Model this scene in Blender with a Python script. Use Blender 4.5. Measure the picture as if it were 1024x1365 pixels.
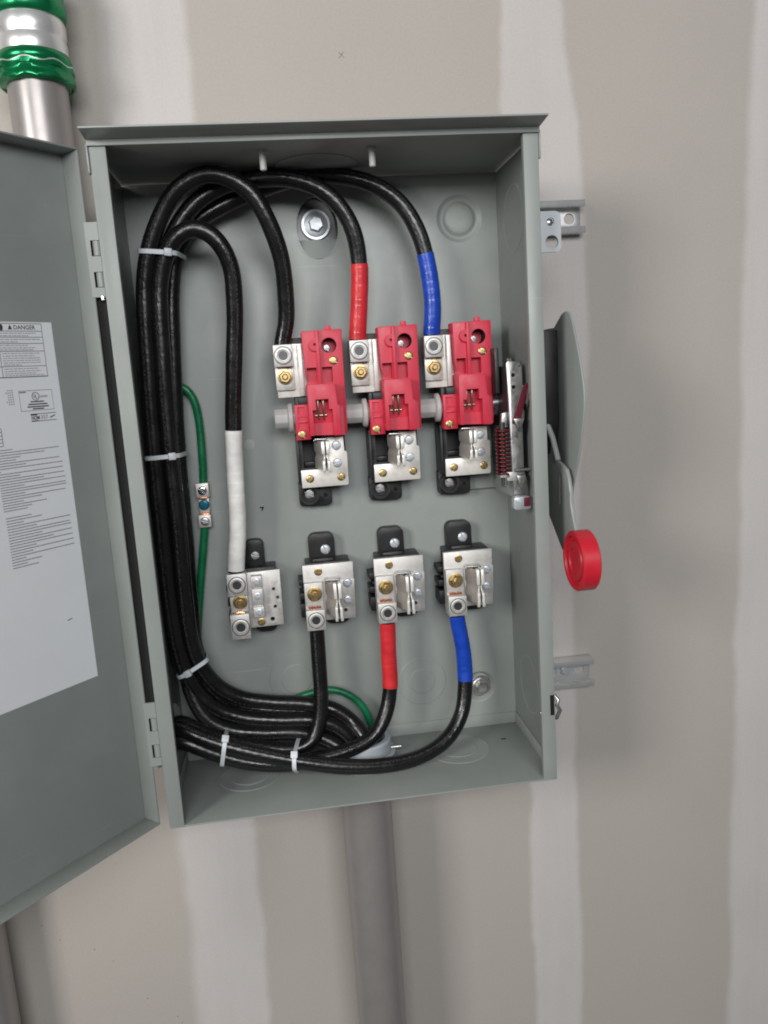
import bpy, bmesh, math, random
from mathutils import Vector, Matrix
random.seed(7)
R = math.radians
scene = bpy.context.scene
for o in list(bpy.data.objects): bpy.data.objects.remove(o)

# ------------------------------------------------------------------ camera
cam_data = bpy.data.cameras.new('camera')
cam = bpy.data.objects.new('camera', cam_data)
scene.collection.objects.link(cam)
cam.location = (-0.06234, -0.86650, 0.12734)
cam.rotation_euler = (1.39968, 0.06468, -0.12914)
cam_data.sensor_fit = 'HORIZONTAL'
cam_data.sensor_width = 36.0
cam_data.lens = 36.0 * 1060 / 1024
cam_data.clip_start = 0.01
cam_data.clip_end = 100
scene.camera = cam

# ------------------------------------------------------------------ light
world = bpy.data.worlds.new('World'); scene.world = world
world.use_nodes = True
bgn = world.node_tree.nodes['Background']
bgn.inputs[0].default_value = (0.93, 0.97, 1.0, 1)
bgn.inputs[1].default_value = 0.09
def area_lamp(name, loc, target, sx, sy, power, col):
    d = bpy.data.lights.new(name, 'AREA'); d.shape = 'RECTANGLE'
    d.size = sx; d.size_y = sy; d.energy = power; d.color = col
    o = bpy.data.objects.new(name, d); scene.collection.objects.link(o)
    o.location = loc
    o.rotation_euler = (Vector(target) - Vector(loc)).to_track_quat('-Z', 'Y').to_euler()
    return o
area_lamp('unseen_lamp_left', (-1.8, -1.8, 0.75), (0, 0.2, 0.0), 0.7, 0.8, 43, (1.0, 0.97, 0.935))  # unseen lamp to the left, set below ceiling height for near-level light
area_lamp('unseen_lamp_behind', (0.05, -2.7, 0.95), (0, 0.2, 0.0), 1.7, 0.8, 60, (0.98, 0.985, 1.0))  # unseen fill behind the camera, set low to brighten box and door
vs = scene.view_settings
vs.view_transform = 'Standard'; vs.look = 'None'; vs.exposure = -0.08; vs.gamma = 1.0
scene.cycles.filter_width = 1.9
scene.render.resolution_x = 768; scene.render.resolution_y = 1024

# ------------------------------------------------------------------ materials
MATS = {}
def nt(m): return m.node_tree.nodes, m.node_tree.links
def mat(name, col, rough=0.5, metal=0.0, spec=0.5, noise=0.0, nscale=60.0, bump=0.0, bscale=400.0, rvar=0.0, coat=0.0):
    m = bpy.data.materials.new(name); m.use_nodes = True
    n, l = nt(m); b = n['Principled BSDF']
    b.inputs['Base Color'].default_value = (*col, 1)
    b.inputs['Roughness'].default_value = rough
    b.inputs['Metallic'].default_value = metal
    b.inputs['Specular IOR Level'].default_value = spec
    if coat: b.inputs['Coat Weight'].default_value = coat; b.inputs['Coat Roughness'].default_value = 0.25
    tc = n.new('ShaderNodeTexCoord')
    if noise or rvar:
        t = n.new('ShaderNodeTexNoise'); t.inputs['Scale'].default_value = nscale; t.inputs['Detail'].default_value = 6
        t.inputs['Roughness'].default_value = 0.65
        l.new(tc.outputs['Object'], t.inputs['Vector'])
        if noise:
            r = n.new('ShaderNodeMapRange'); r.inputs[1].default_value = 0.25; r.inputs[2].default_value = 0.75
            r.inputs[3].default_value = 1 - noise; r.inputs[4].default_value = 1 + noise
            l.new(t.outputs[0], r.inputs[0])
            x = n.new('ShaderNodeMix'); x.data_type = 'RGBA'; x.blend_type = 'MULTIPLY'; x.inputs[0].default_value = 1
            x.inputs[6].default_value = (*col, 1); l.new(r.outputs[0], x.inputs[7]); l.new(x.outputs[2], b.inputs['Base Color'])
        if rvar:
            r2 = n.new('ShaderNodeMapRange'); r2.inputs[1].default_value = 0.3; r2.inputs[2].default_value = 0.7
            r2.inputs[3].default_value = max(0.03, rough - rvar); r2.inputs[4].default_value = min(1, rough + rvar)
            l.new(t.outputs[0], r2.inputs[0]); l.new(r2.outputs[0], b.inputs['Roughness'])
    if bump:
        t2 = n.new('ShaderNodeTexNoise'); t2.inputs['Scale'].default_value = bscale; t2.inputs['Detail'].default_value = 3
        l.new(tc.outputs['Object'], t2.inputs['Vector'])
        bp = n.new('ShaderNodeBump'); bp.inputs['Strength'].default_value = bump; bp.inputs['Distance'].default_value = 0.0006
        l.new(t2.outputs[0], bp.inputs['Height']); l.new(bp.outputs[0], b.inputs['Normal'])
    MATS[name] = m; return m
mat('grey_paint', (0.272, 0.296, 0.281), 0.44, noise=0.06, nscale=7, bump=0.16, bscale=650, rvar=0.13)
mat('grey_paint_light', (0.36, 0.375, 0.36), 0.5, noise=0.05, nscale=9, bump=0.08, bscale=500)
mat('red_plastic', (0.57, 0.026, 0.058), 0.46, noise=0.10, nscale=70, bump=0.10, bscale=900, rvar=0.1)
mat('red_grip', (0.56, 0.014, 0.03), 0.38, noise=0.06, nscale=60, bump=0.06, bscale=700, rvar=0.08)
mat('black_plastic', (0.013, 0.013, 0.014), 0.45, noise=0.2, nscale=60, bump=0.15, bscale=700, rvar=0.12)
mat('gap_black', (0.008, 0.008, 0.008), 0.8)  # flat black for the added strip in the hinge gap
mat('grey_plastic', (0.42, 0.41, 0.40), 0.5, noise=0.06, nscale=50, bump=0.06)
mat('tin', (0.78, 0.75, 0.695), 0.45, metal=0.4, noise=0.05, nscale=130, bump=0.12, bscale=600, rvar=0.12)
mat('tin_dull', (0.62, 0.60, 0.57), 0.47, metal=0.6, noise=0.07, nscale=160, bump=0.15, bscale=700, rvar=0.10)
mat('aluminium_lug', (0.60, 0.585, 0.56), 0.48, metal=0.6, noise=0.08, nscale=200, bump=0.2, bscale=900, rvar=0.12)
mat('zinc', (0.60, 0.635, 0.665), 0.42, metal=0.6, noise=0.06, nscale=220, bump=0.06, bscale=700, rvar=0.06)
mat('conduit_metal', (0.335, 0.312, 0.302), 0.36, metal=0.45, noise=0.05, nscale=30, bump=0.04, bscale=300, rvar=0.05)
mat('jaw_tin', (0.50, 0.465, 0.43), 0.42, metal=0.6, noise=0.06, nscale=200)
mat('galvanised', (0.74, 0.74, 0.735), 0.30, metal=0.65, noise=0.05, nscale=40, bump=0.04, bscale=300, rvar=0.05)
mat('steel', (0.42, 0.42, 0.41), 0.36, metal=0.9, noise=0.16, nscale=120, bump=0.12, bscale=700, rvar=0.15)
mat('chrome', (0.85, 0.85, 0.86), 0.10, metal=1.0)
mat('dark_steel', (0.08, 0.08, 0.082), 0.38, metal=0.7, noise=0.2, nscale=120)
mat('brass', (0.50, 0.37, 0.175), 0.36, metal=0.95, noise=0.05, nscale=300, rvar=0.05)
mat('bronze_blade', (0.42, 0.29, 0.22), 0.34, metal=0.9, noise=0.2, nscale=150)
mat('copper', (0.80, 0.33, 0.17), 0.32, metal=0.95, noise=0.12, nscale=300)
mat('spring_red', (0.10, 0.008, 0.012), 0.22, metal=0.3)
mat('dark_red', (0.16, 0.025, 0.04), 0.35)
mat('green_screw', (0.01, 0.13, 0.19), 0.35, metal=0.4)
mat('nylon', (0.62, 0.66, 0.69), 0.42, noise=0.05, bump=0.05)
mat('bushing', (0.40, 0.44, 0.47), 0.5, noise=0.06)
mat('paper', (0.72, 0.74, 0.75), 0.42, noise=0.03, nscale=12)
mat('ink', (0.05, 0.05, 0.06), 0.5)
mat('ink_grey', (0.30, 0.30, 0.33), 0.5)
mat('ink_pale', (0.20, 0.20, 0.22), 0.5)
mat('pencil', (0.20, 0.185, 0.17), 0.8)
mat('zinc_plate', (0.40, 0.43, 0.45), 0.55, metal=0.3, noise=0.05, nscale=90)
mat('green_paint_metal', (0.008, 0.22, 0.08), 0.24, metal=0.65, noise=0.15, nscale=50, rvar=0.04)
mat('hole_black', (0.004, 0.004, 0.004), 0.9)
mat('prong_tin', (0.86, 0.84, 0.79), 0.40, metal=0.45, noise=0.06, nscale=200)
mat('white_cap', (0.42, 0.42, 0.41), 0.5)

def add_dust(name):
    m = MATS[name]; n, l = nt(m); b = n['Principled BSDF']
    old = b.inputs['Base Color'].links[0].from_socket
    tc = n.new('ShaderNodeTexCoord')
    d = n.new('ShaderNodeTexNoise'); d.inputs['Scale'].default_value = 420; d.inputs['Detail'].default_value = 2; l.new(tc.outputs['Object'], d.inputs['Vector'])
    big = n.new('ShaderNodeTexNoise'); big.inputs['Scale'].default_value = 11; big.inputs['Detail'].default_value = 6; l.new(tc.outputs['Object'], big.inputs['Vector'])
    r1 = n.new('ShaderNodeMapRange'); r1.inputs[1].default_value = .70; r1.inputs[2].default_value = .78; l.new(d.outputs[0], r1.inputs[0])
    r2 = n.new('ShaderNodeMapRange'); r2.inputs[1].default_value = .52; r2.inputs[2].default_value = .75; r2.inputs[4].default_value = .16; l.new(big.outputs[0], r2.inputs[0])
    mp = n.new('ShaderNodeMapping'); mp.inputs['Rotation'].default_value = (0.2, 0.5, 0.1); mp.inputs['Scale'].default_value = (9, 9, 420); l.new(tc.outputs['Object'], mp.inputs['Vector'])
    sc = n.new('ShaderNodeTexNoise'); sc.inputs['Scale'].default_value = 1; sc.inputs['Detail'].default_value = 1; l.new(mp.outputs[0], sc.inputs['Vector'])
    r3 = n.new('ShaderNodeMapRange'); r3.inputs[1].default_value = .76; r3.inputs[2].default_value = .80; r3.inputs[4].default_value = .5; l.new(sc.outputs[0], r3.inputs[0])
    a1 = n.new('ShaderNodeMath'); a1.operation = 'MULTIPLY_ADD'; l.new(r1.outputs[0], a1.inputs[0]); a1.inputs[1].default_value = .35; l.new(r2.outputs[0], a1.inputs[2])
    a2 = n.new('ShaderNodeMath'); a2.operation = 'MAXIMUM'; l.new(a1.outputs[0], a2.inputs[0]); l.new(r3.outputs[0], a2.inputs[1])
    x = n.new('ShaderNodeMix'); x.data_type = 'RGBA'; l.new(a2.outputs[0], x.inputs[0]); l.new(old, x.inputs[6]); x.inputs[7].default_value = (.46, .46, .44, 1)
    l.new(x.outputs[2], b.inputs['Base Color'])
add_dust('grey_paint')
def tube_mat(name, col, rough, print_amt=0.0, wraps=0.0, bump=0.15):
    """insulation or tape: uv.x runs along the tube in metres, uv.y round it"""
    m = bpy.data.materials.new(name); m.use_nodes = True
    n, l = nt(m); b = n['Principled BSDF']
    b.inputs['Roughness'].default_value = rough
    uv = n.new('ShaderNodeUVMap')
    sp = n.new('ShaderNodeSeparateXYZ'); l.new(uv.outputs[0], sp.inputs[0])
    tc = n.new('ShaderNodeTexCoord')
    nz = n.new('ShaderNodeTexNoise'); nz.inputs['Scale'].default_value = 45; nz.inputs['Detail'].default_value = 5
    l.new(tc.outputs['Object'], nz.inputs['Vector'])
    mr = n.new('ShaderNodeMapRange'); mr.inputs[1].default_value = .3; mr.inputs[2].default_value = .7
    mr.inputs[3].default_value = 0.82; mr.inputs[4].default_value = 1.15
    l.new(nz.outputs[0], mr.inputs[0])
    x = n.new('ShaderNodeMix'); x.data_type = 'RGBA'; x.blend_type = 'MULTIPLY'; x.inputs[0].default_value = 1
    x.inputs[6].default_value = (*col, 1); l.new(mr.outputs[0], x.inputs[7])
    last = x.outputs[2]
    if print_amt:
        # broken line of factory print along the jacket
        mp = n.new('ShaderNodeCombineXYZ')
        mu = n.new('ShaderNodeMath'); mu.operation = 'MULTIPLY'; mu.inputs[1].default_value = 420; l.new(sp.outputs[0], mu.inputs[0])
        mv = n.new('ShaderNodeMath'); mv.operation = 'MULTIPLY'; mv.inputs[1].default_value = 70; l.new(sp.outputs[1], mv.inputs[0])
        l.new(mu.outputs[0], mp.inputs[0]); l.new(mv.outputs[0], mp.inputs[1])
        pn = n.new('ShaderNodeTexNoise'); pn.inputs['Scale'].default_value = 1.0; pn.inputs['Detail'].default_value = 1
        l.new(mp.outputs[0], pn.inputs['Vector'])
        th = n.new('ShaderNodeMath'); th.operation = 'GREATER_THAN'; th.inputs[1].default_value = 0.53; l.new(pn.outputs[0], th.inputs[0])
        prev = None
        for c in (0.06, 0.56):
            d = n.new('ShaderNodeMath'); d.operation = 'SUBTRACT'; d.inputs[1].default_value = c; l.new(sp.outputs[1], d.inputs[0])
            a = n.new('ShaderNodeMath'); a.operation = 'ABSOLUTE'; l.new(d.outputs[0], a.inputs[0])
            s = n.new('ShaderNodeMath'); s.operation = 'LESS_THAN'; s.inputs[1].default_value = 0.022; l.new(a.outputs[0], s.inputs[0])
            if prev is None: prev = s.outputs[0]
            else:
                q = n.new('ShaderNodeMath'); q.operation = 'MAXIMUM'; l.new(prev, q.inputs[0]); l.new(s.outputs[0], q.inputs[1]); prev = q.outputs[0]
        w = n.new('ShaderNodeMath'); w.operation = 'MULTIPLY'; l.new(prev, w.inputs[0]); l.new(th.outputs[0], w.inputs[1])
        w2 = n.new('ShaderNodeMath'); w2.operation = 'MULTIPLY'; w2.inputs[1].default_value = print_amt; l.new(w.outputs[0], w2.inputs[0])
        y = n.new('ShaderNodeMix'); y.data_type = 'RGBA'; l.new(w2.outputs[0], y.inputs[0]); l.new(last, y.inputs[6]); y.inputs[7].default_value = (.45, .44, .42, 1)
        last = y.outputs[2]
    l.new(last, b.inputs['Base Color'])
    rr = n.new('ShaderNodeMapRange'); rr.inputs[1].default_value = .3; rr.inputs[2].default_value = .7
    rr.inputs[3].default_value = rough - .07; rr.inputs[4].default_value = rough + .1
    l.new(nz.outputs[0], rr.inputs[0]); l.new(rr.outputs[0], b.inputs['Roughness'])
    t2 = n.new('ShaderNodeTexNoise'); t2.inputs['Scale'].default_value = 160; t2.inputs['Detail'].default_value = 3
    l.new(tc.outputs['Object'], t2.inputs['Vector'])
    lay = n.new('ShaderNodeMath'); lay.operation = 'MULTIPLY_ADD'; l.new(sp.outputs[0], lay.inputs[0]); lay.inputs[1].default_value = 2*math.pi*95
    ly2 = n.new('ShaderNodeMath'); ly2.operation = 'MULTIPLY'; l.new(sp.outputs[1], ly2.inputs[0]); ly2.inputs[1].default_value = 2*math.pi*14
    l.new(ly2.outputs[0], lay.inputs[2])
    sn = n.new('ShaderNodeMath'); sn.operation = 'SINE'; l.new(lay.outputs[0], sn.inputs[0])
    hs_ = n.new('ShaderNodeMath'); hs_.operation = 'MULTIPLY_ADD'; l.new(sn.outputs[0], hs_.inputs[0]); hs_.inputs[1].default_value = 0.06; l.new(t2.outputs[0], hs_.inputs[2])
    bp = n.new('ShaderNodeBump'); bp.inputs['Strength'].default_value = bump; bp.inputs['Distance'].default_value = 0.001
    l.new(hs_.outputs[0], bp.inputs['Height']); l.new(bp.outputs[0], b.inputs['Normal'])
    MATS[name] = m
tube_mat('black_insulation', (0.0075, 0.0075, 0.008), 0.26, 0.14, bump=.30)
tube_mat('red_tape', (0.62, 0.028, 0.035), 0.33, bump=.35)
tube_mat('blue_tape', (0.008, 0.055, 0.42), 0.30, bump=.35)
tube_mat('white_tape', (0.84, 0.83, 0.80), 0.45, bump=.35)
tube_mat('green_insulation', (0.004, 0.14, 0.055), 0.30)

def wall_material():
    m = bpy.data.materials.new('drywall'); m.use_nodes = True
    n, l = nt(m); b = n['Principled BSDF']; b.inputs['Roughness'].default_value = 0.85
    b.inputs['Specular IOR Level'].default_value = 0.25
    g = n.new('ShaderNodeNewGeometry'); s = n.new('ShaderNodeSeparateXYZ'); l.new(g.outputs['Position'], s.inputs[0])
    def M(op, a, c, d=None):
        q = n.new('ShaderNodeMath'); q.operation = op
        for i, v in enumerate((a, c, d)):
            if v is None: continue
            if isinstance(v, (int, float)): q.inputs[i].default_value = v
            else: l.new(v, q.inputs[i])
        return q.outputs[0]
    def wob(seed, sc, amp):
        c = n.new('ShaderNodeCombineXYZ'); l.new(s.outputs[2], c.inputs[2]); c.inputs[0].default_value = seed
        t = n.new('ShaderNodeTexNoise'); t.inputs['Scale'].default_value = sc; t.inputs['Detail'].default_value = 7; t.inputs['Roughness'].default_value = .56
        l.new(c.outputs[0], t.inputs['Vector'])
        return M('MULTIPLY', M('SUBTRACT', t.outputs[0], 0.5), amp)
    def step(x, e, soft):
        r = n.new('ShaderNodeMapRange'); r.interpolation_type = 'SMOOTHSTEP'
        l.new(M('SUBTRACT', x, e), r.inputs[0]); r.inputs[1].default_value = -soft; r.inputs[2].default_value = soft
        return r.outputs[0]
    X, Z = s.outputs[0], s.outputs[2]
    # three taped joints, trowelled joint compound
    e1a = M('ADD', M('MULTIPLY_ADD', Z, 0.018, -0.246), wob(1.3, 7, .03)); e1b = M('ADD', M('MULTIPLY_ADD', Z, 0.012, -0.146), wob(4.1, 8, .03))
    bul = M('MULTIPLY', M('POWER', 2.718, M('MULTIPLY', M('POWER', M('SUBTRACT', Z, 0.24), 2.0), -12.0)), 0.034)
    e2a = M('ADD', M('ADD', 0.253, 0.0), wob(7.7, 9, .035)); e2b = M('ADD', M('ADD', 0.328, bul), wob(9.2, 6, .03))
    e3 = M('ADD', M('MULTIPLY_ADD', Z, 0.012, 0.586), wob(12.6, 4, .04))
    b1 = M('MULTIPLY', step(X, e1a, .012), M('SUBTRACT', 1.0, step(X, e1b, .007)))
    b2 = M('MULTIPLY', step(X, e2a, .006), M('SUBTRACT', 1.0, step(X, e2b, .006)))
    b3 = step(X, e3, .008)
    msk = M('MINIMUM', M('ADD', M('ADD', b1, b2), b3), 1.0)
    big = n.new('ShaderNodeTexNoise'); big.inputs['Scale'].default_value = 5; big.inputs['Detail'].default_value = 5
    l.new(g.outputs['Position'], big.inputs['Vector'])
    # trowel strokes: long vertical streaks, worn through here and there
    mpv = n.new('ShaderNodeMapping'); mpv.inputs['Scale'].default_value = (60, 60, 3.0); l.new(g.outputs['Position'], mpv.inputs['Vector'])
    tr = n.new('ShaderNodeTexNoise'); tr.inputs['Scale'].default_value = 1.0; tr.inputs['Detail'].default_value = 6; tr.inputs['Roughness'].default_value = .6
    l.new(mpv.outputs[0], tr.inputs['Vector'])
    mm = M('MULTIPLY', msk, M('ADD', M('MULTIPLY_ADD', big.outputs[0], 0.5, 0.44), M('MULTIPLY', tr.outputs[0], 0.5)))
    fine = n.new('ShaderNodeTexNoise'); fine.inputs['Scale'].default_value = 350; fine.inputs['Detail'].default_value = 4
    l.new(g.outputs['Position'], fine.inputs['Vector'])
    x = n.new('ShaderNodeMix'); x.data_type = 'RGBA'; l.new(mm, x.inputs[0])
    x.inputs[6].default_value = (0.435, 0.402, 0.366, 1); x.inputs[7].default_value = (0.552, 0.522, 0.502, 1)
    y = n.new('ShaderNodeMix'); y.data_type = 'RGBA'; y.blend_type = 'MULTIPLY'; y.inputs[0].default_value = 1
    l.new(x.outputs[2], y.inputs[6])
    l.new(M('ADD', M('MULTIPLY_ADD', fine.outputs[0], 0.20, 0.85), M('MULTIPLY_ADD', big.outputs[0], 0.10, 0.0)), y.inputs[7])
    l.new(y.outputs[2], b.inputs['Base Color'])
    h = M('ADD', M('MULTIPLY', fine.outputs[0], 0.25), M('ADD', M('MULTIPLY', msk, 0.8), M('MULTIPLY', M('MULTIPLY', tr.outputs[0], msk), 0.55)))
    bp = n.new('ShaderNodeBump'); bp.inputs['Strength'].default_value = 0.25; bp.inputs['Distance'].default_value = 0.0012
    l.new(h, bp.inputs['Height']); l.new(bp.outputs[0], b.inputs['Normal'])
    MATS['drywall'] = m
wall_material()

# ------------------------------------------------------------------ mesh helpers (millimetres)
COL = scene.collection
class MB:
    def __init__(s): s.v = []; s.f = []; s.uv = None
    def add(s, v, f):
        k = len(s.v); s.v += [tuple(p) for p in v]; s.f += [tuple(i + k for i in q) for q in f]; return s
    def box(s, x0, x1, y0, y1, z0, z1):
        x0, x1 = sorted((x0, x1)); y0, y1 = sorted((y0, y1)); z0, z1 = sorted((z0, z1))
        return s.add([(x0,y0,z0),(x1,y0,z0),(x1,y1,z0),(x0,y1,z0),(x0,y0,z1),(x1,y0,z1),(x1,y1,z1),(x0,y1,z1)],
              [(0,3,2,1),(4,5,6,7),(0,1,5,4),(1,2,6,5),(2,3,7,6),(3,0,4,7)])
    def prism(s, poly, y0, y1):
        """poly in (x, z), counter-clockwise seen from -y (the camera side); y0 front, y1 back"""
        n = len(poly); a = sum(poly[i][0]*poly[(i+1)%n][1]-poly[(i+1)%n][0]*poly[i][1] for i in range(n))
        if a < 0: poly = poly[::-1]
        v = [(x, y0, z) for x, z in poly] + [(x, y1, z) for x, z in poly]
        return s.add(v, [tuple(range(n)), tuple(range(2*n-1, n-1, -1))] + [(i, i+n, (i+1)%n+n, (i+1)%n) for i in range(n)])
    def prism_x(s, poly, x0, x1):
        """poly in (y, z)"""
        n = len(poly); a = sum(poly[i][0]*poly[(i+1)%n][1]-poly[(i+1)%n][0]*poly[i][1] for i in range(n))
        if a < 0: poly = poly[::-1]
        v = [(x1, y, z) for y, z in poly] + [(x0, y, z) for y, z in poly]
        return s.add(v, [tuple(range(n)), tuple(range(2*n-1, n-1, -1))] + [(i, i+n, (i+1)%n+n, (i+1)%n) for i in range(n)])
    def lathe(s, c, axis, prof, n=24, phase=0.0, close=True):
        """prof: (radius, offset along axis) list"""
        ax = Vector(axis).normalized(); t = Vector((0,0,1)) if abs(ax.z) < .9 else Vector((1,0,0))
        e1 = (t - ax*t.dot(ax)).normalized(); e2 = ax.cross(e1); c = Vector(c)
        v = []; f = []
        for r, h in prof:
            for i in range(n):
                a = phase + 2*math.pi*i/n
                v.append(c + ax*h + (e1*math.cos(a) + e2*math.sin(a))*r)
        for k in range(len(prof)-1):
            for i in range(n):
                j = (i+1) % n; f.append((k*n+i, k*n+j, (k+1)*n+j, (k+1)*n+i))
        if close:
            f.append(tuple(range(n-1, -1, -1))); f.append(tuple(range((len(prof)-1)*n, len(prof)*n)))
        return s.add(v, f)
    def cyl(s, c, axis, r, h0, h1, n=20, phase=0.0): return s.lathe(c, axis, [(r, h0), (r, h1)], n, phase)
    def torus(s, c, axis, R0, r, n=40, m=8, flat=1.0):
        ax = Vector(axis).normalized(); t = Vector((0,0,1)) if abs(ax.z) < .9 else Vector((1,0,0))
        e1 = (t - ax*t.dot(ax)).normalized(); e2 = ax.cross(e1); c = Vector(c); v = []; f = []
        for i in range(n):
            a = 2*math.pi*i/n; d = e1*math.cos(a)+e2*math.sin(a)
            for j in range(m):
                b = 2*math.pi*j/m; v.append(c + d*(R0 + r*math.cos(b)) + ax*(r*flat*math.sin(b)))
        for i in range(n):
            for j in range(m):
                f.append((i*m+j, ((i+1)%n)*m+j, ((i+1)%n)*m+(j+1)%m, i*m+(j+1)%m))
        return s.add(v, f)
    def tube(s, pts, rad, n=14, uv0=0.0):
        """swept round section; rad a number or a list"""
        P = [Vector(p) for p in pts]; N = len(P); T = []
        for i in range(N): T.append((P[min(i+1, N-1)] - P[max(i-1, 0)]).normalized())
        u = Vector((0, -1, 0)); u = (u - T[0]*u.dot(T[0]))
        if u.length < 1e-3: u = Vector((1, 0, 0)) - T[0]*T[0].x
        u.normalize(); v = []; f = []; uvs = []; L = uv0; k0 = len(s.v)
        if s.uv is None: s.uv = {}
        for i in range(N):
            if i: u = (u - T[i]*u.dot(T[i])).normalized(); L += (P[i]-P[i-1]).length*.001
            w = T[i].cross(u); r = rad[i] if isinstance(rad, (list, tuple)) else rad
            for j in range(n):
                a = 2*math.pi*j/n; v.append(P[i] + (u*math.cos(a) + w*math.sin(a))*r)
            uvs.append(L)
        for i in range(N-1):
            for j in range(n):
                k = (j+1) % n
                fi = len(s.f) + len(f)
                f.append((i*n+j, i*n+k, (i+1)*n+k, (i+1)*n+j))
                s.uv[fi] = [(uvs[i], j/n), (uvs[i], (j+1)/n), (uvs[i+1], (j+1)/n), (uvs[i+1], j/n)]
        f.append(tuple(range(n-1, -1, -1))); f.append(tuple(range((N-1)*n, N*n)))
        return s.add(v, f)
    def xf(s, M):
        s.v = [tuple(M @ Vector(p)) for p in s.v]; return s
    def mesh(s, name, org=(0,0,0), flip=True):
        me = bpy.data.meshes.new(name); o = Vector(org)
        me.from_pydata([((Vector(p)-o)*.001) for p in s.v], [], s.f)
        if s.uv:
            lay = me.uv_layers.new(name='UVMap')
            for p in me.polygons:
                q = s.uv.get(p.index)
                if q:
                    for k, li in enumerate(p.loop_indices): lay.data[li].uv = q[k]
        else:
            bm = bmesh.new(); bm.from_mesh(me); bmesh.ops.recalc_face_normals(bm, faces=bm.faces); bm.to_mesh(me); bm.free()
        me.update(); return me
def smooth(me, ang=38):
    me.shade_smooth(); me.set_sharp_from_angle(angle=R(ang))
def thing(name, label, cat, loc=(0,0,0), group=None, rotz=0.0):
    o = bpy.data.objects.new(name, None); COL.objects.link(o)
    o.empty_display_size = 0.02
    o.location = Vector(loc)*.001; o.rotation_euler = (0, 0, rotz)
    o['label'] = label; o['category'] = cat
    if group: o['group'] = group
    return o
def org_of(p):
    v = Vector((0,0,0))
    while p is not None: v = v + p.location*1000; p = p.parent
    return v
def part(name, mb, material, parent=None, bevel=0.0, seg=2, ang=38, local=False):
    """one mesh object; mb is in world millimetres unless local"""
    me = mb.mesh(name, (0,0,0) if (local or parent is None) else org_of(parent))
    return link(name, me, material, parent, bevel, seg, ang)
def link(name, me, material, parent=None, bevel=0.0, seg=2, ang=38):
    if bevel:
        o = bpy.data.objects.new('tmp', me); COL.objects.link(o)
        b = o.modifiers.new('b', 'BEVEL'); b.width = bevel*.001; b.segments = seg; b.limit_method = 'ANGLE'; b.angle_limit = R(35); b.use_clamp_overlap = True
        dg = bpy.context.evaluated_depsgraph_get()
        me2 = bpy.data.meshes.new_from_object(o.evaluated_get(dg)); bpy.data.objects.remove(o); me = me2
    me.name = name; me.materials.clear(); me.materials.append(MATS[material]); smooth(me, ang)
    o = bpy.data.objects.new(name, me); COL.objects.link(o)
    if parent is not None: o.parent = parent
    return o
def cut(mb, cutters, org=(0,0,0), bevel=0.0):
    """boolean difference -> mesh (still relative to org)"""
    a = bpy.data.objects.new('a', mb.mesh('a', org)); COL.objects.link(a); tmp = [a]
    if bevel:
        b = a.modifiers.new('b', 'BEVEL'); b.width = bevel*.001; b.segments = 2; b.limit_method = 'ANGLE'; b.angle_limit = R(35)
    for i, c in enumerate(cutters):
        o = bpy.data.objects.new('c', c.mesh('c', org)); COL.objects.link(o); tmp.append(o)
        m = a.modifiers.new('m%d' % i, 'BOOLEAN'); m.object = o; m.operation = 'DIFFERENCE'; m.solver = 'EXACT'
    dg = bpy.context.evaluated_depsgraph_get()
    me = bpy.data.meshes.new_from_object(a.evaluated_get(dg))
    for o in tmp: bpy.data.objects.remove(o)
    return me
def dup(root, dx, label=None):
    """copy a thing with its parts and sub-parts, shifted dx millimetres along x"""
    r = root.copy(); COL.objects.link(r); r.location.x += dx*.001
    if label: r['label'] = label
    for ch in list(root.children):
        c = ch.copy(); COL.objects.link(c); c.parent = r
        for g in ch.children:
            d = g.copy(); COL.objects.link(d); d.parent = c
    return r
def spline(pts, step=4.0):
    """centripetal-ish Catmull-Rom through the points, evenly sampled"""
    P = [Vector(p) for p in pts]; P = [P[0]*2-P[1]] + P + [P[-1]*2-P[-2]]; out = []
    for i in range(1, len(P)-2):
        p0, p1, p2, p3 = P[i-1:i+3]; k = max(2, int((p2-p1).length/step))
        d0 = max((p1-p0).length, 1)**.5; d1 = max((p2-p1).length, 1)**.5; d2 = max((p3-p2).length, 1)**.5
        m1 = ((p1-p0)/d0 - (p2-p0)/(d0+d1) + (p2-p1)/d1)*d1
        m2 = ((p2-p1)/d1 - (p3-p1)/(d1+d2) + (p3-p2)/d2)*d1
        for j in range(k):
            t = j/k; t2 = t*t; t3 = t2*t
            out.append(p1*(2*t3-3*t2+1) + m1*(t3-2*t2+t) + p2*(-2*t3+3*t2) + m2*(t3-t2))
    out.append(P[-2].copy())
    for _ in range(3):
        q = [p.copy() for p in out]
        for i in range(1, len(out)-1): out[i] = q[i]*.5 + (q[i-1]+q[i+1])*.25
    return out
def rrect(x0, x1, z0, z1, r, n=6, corners=(1,1,1,1)):
    """rounded rectangle polygon in (x, z); corners: bl, br, tr, tl"""
    p = []
    for (cx, cz, a0, on, qx, qz) in ((x0+r, z0+r, 180, corners[0], x0, z0), (x1-r, z0+r, 270, corners[1], x1, z0), (x1-r, z1-r, 0, corners[2], x1, z1), (x0+r, z1-r, 90, corners[3], x0, z1)):
        if on:
            for i in range(n+1):
                a = R(a0 + 90*i/n); p.append((cx + r*math.cos(a), cz + r*math.sin(a)))
        else: p.append((qx, qz))
    return p
FWD = (0, -1, 0)   # towards the viewer
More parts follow.
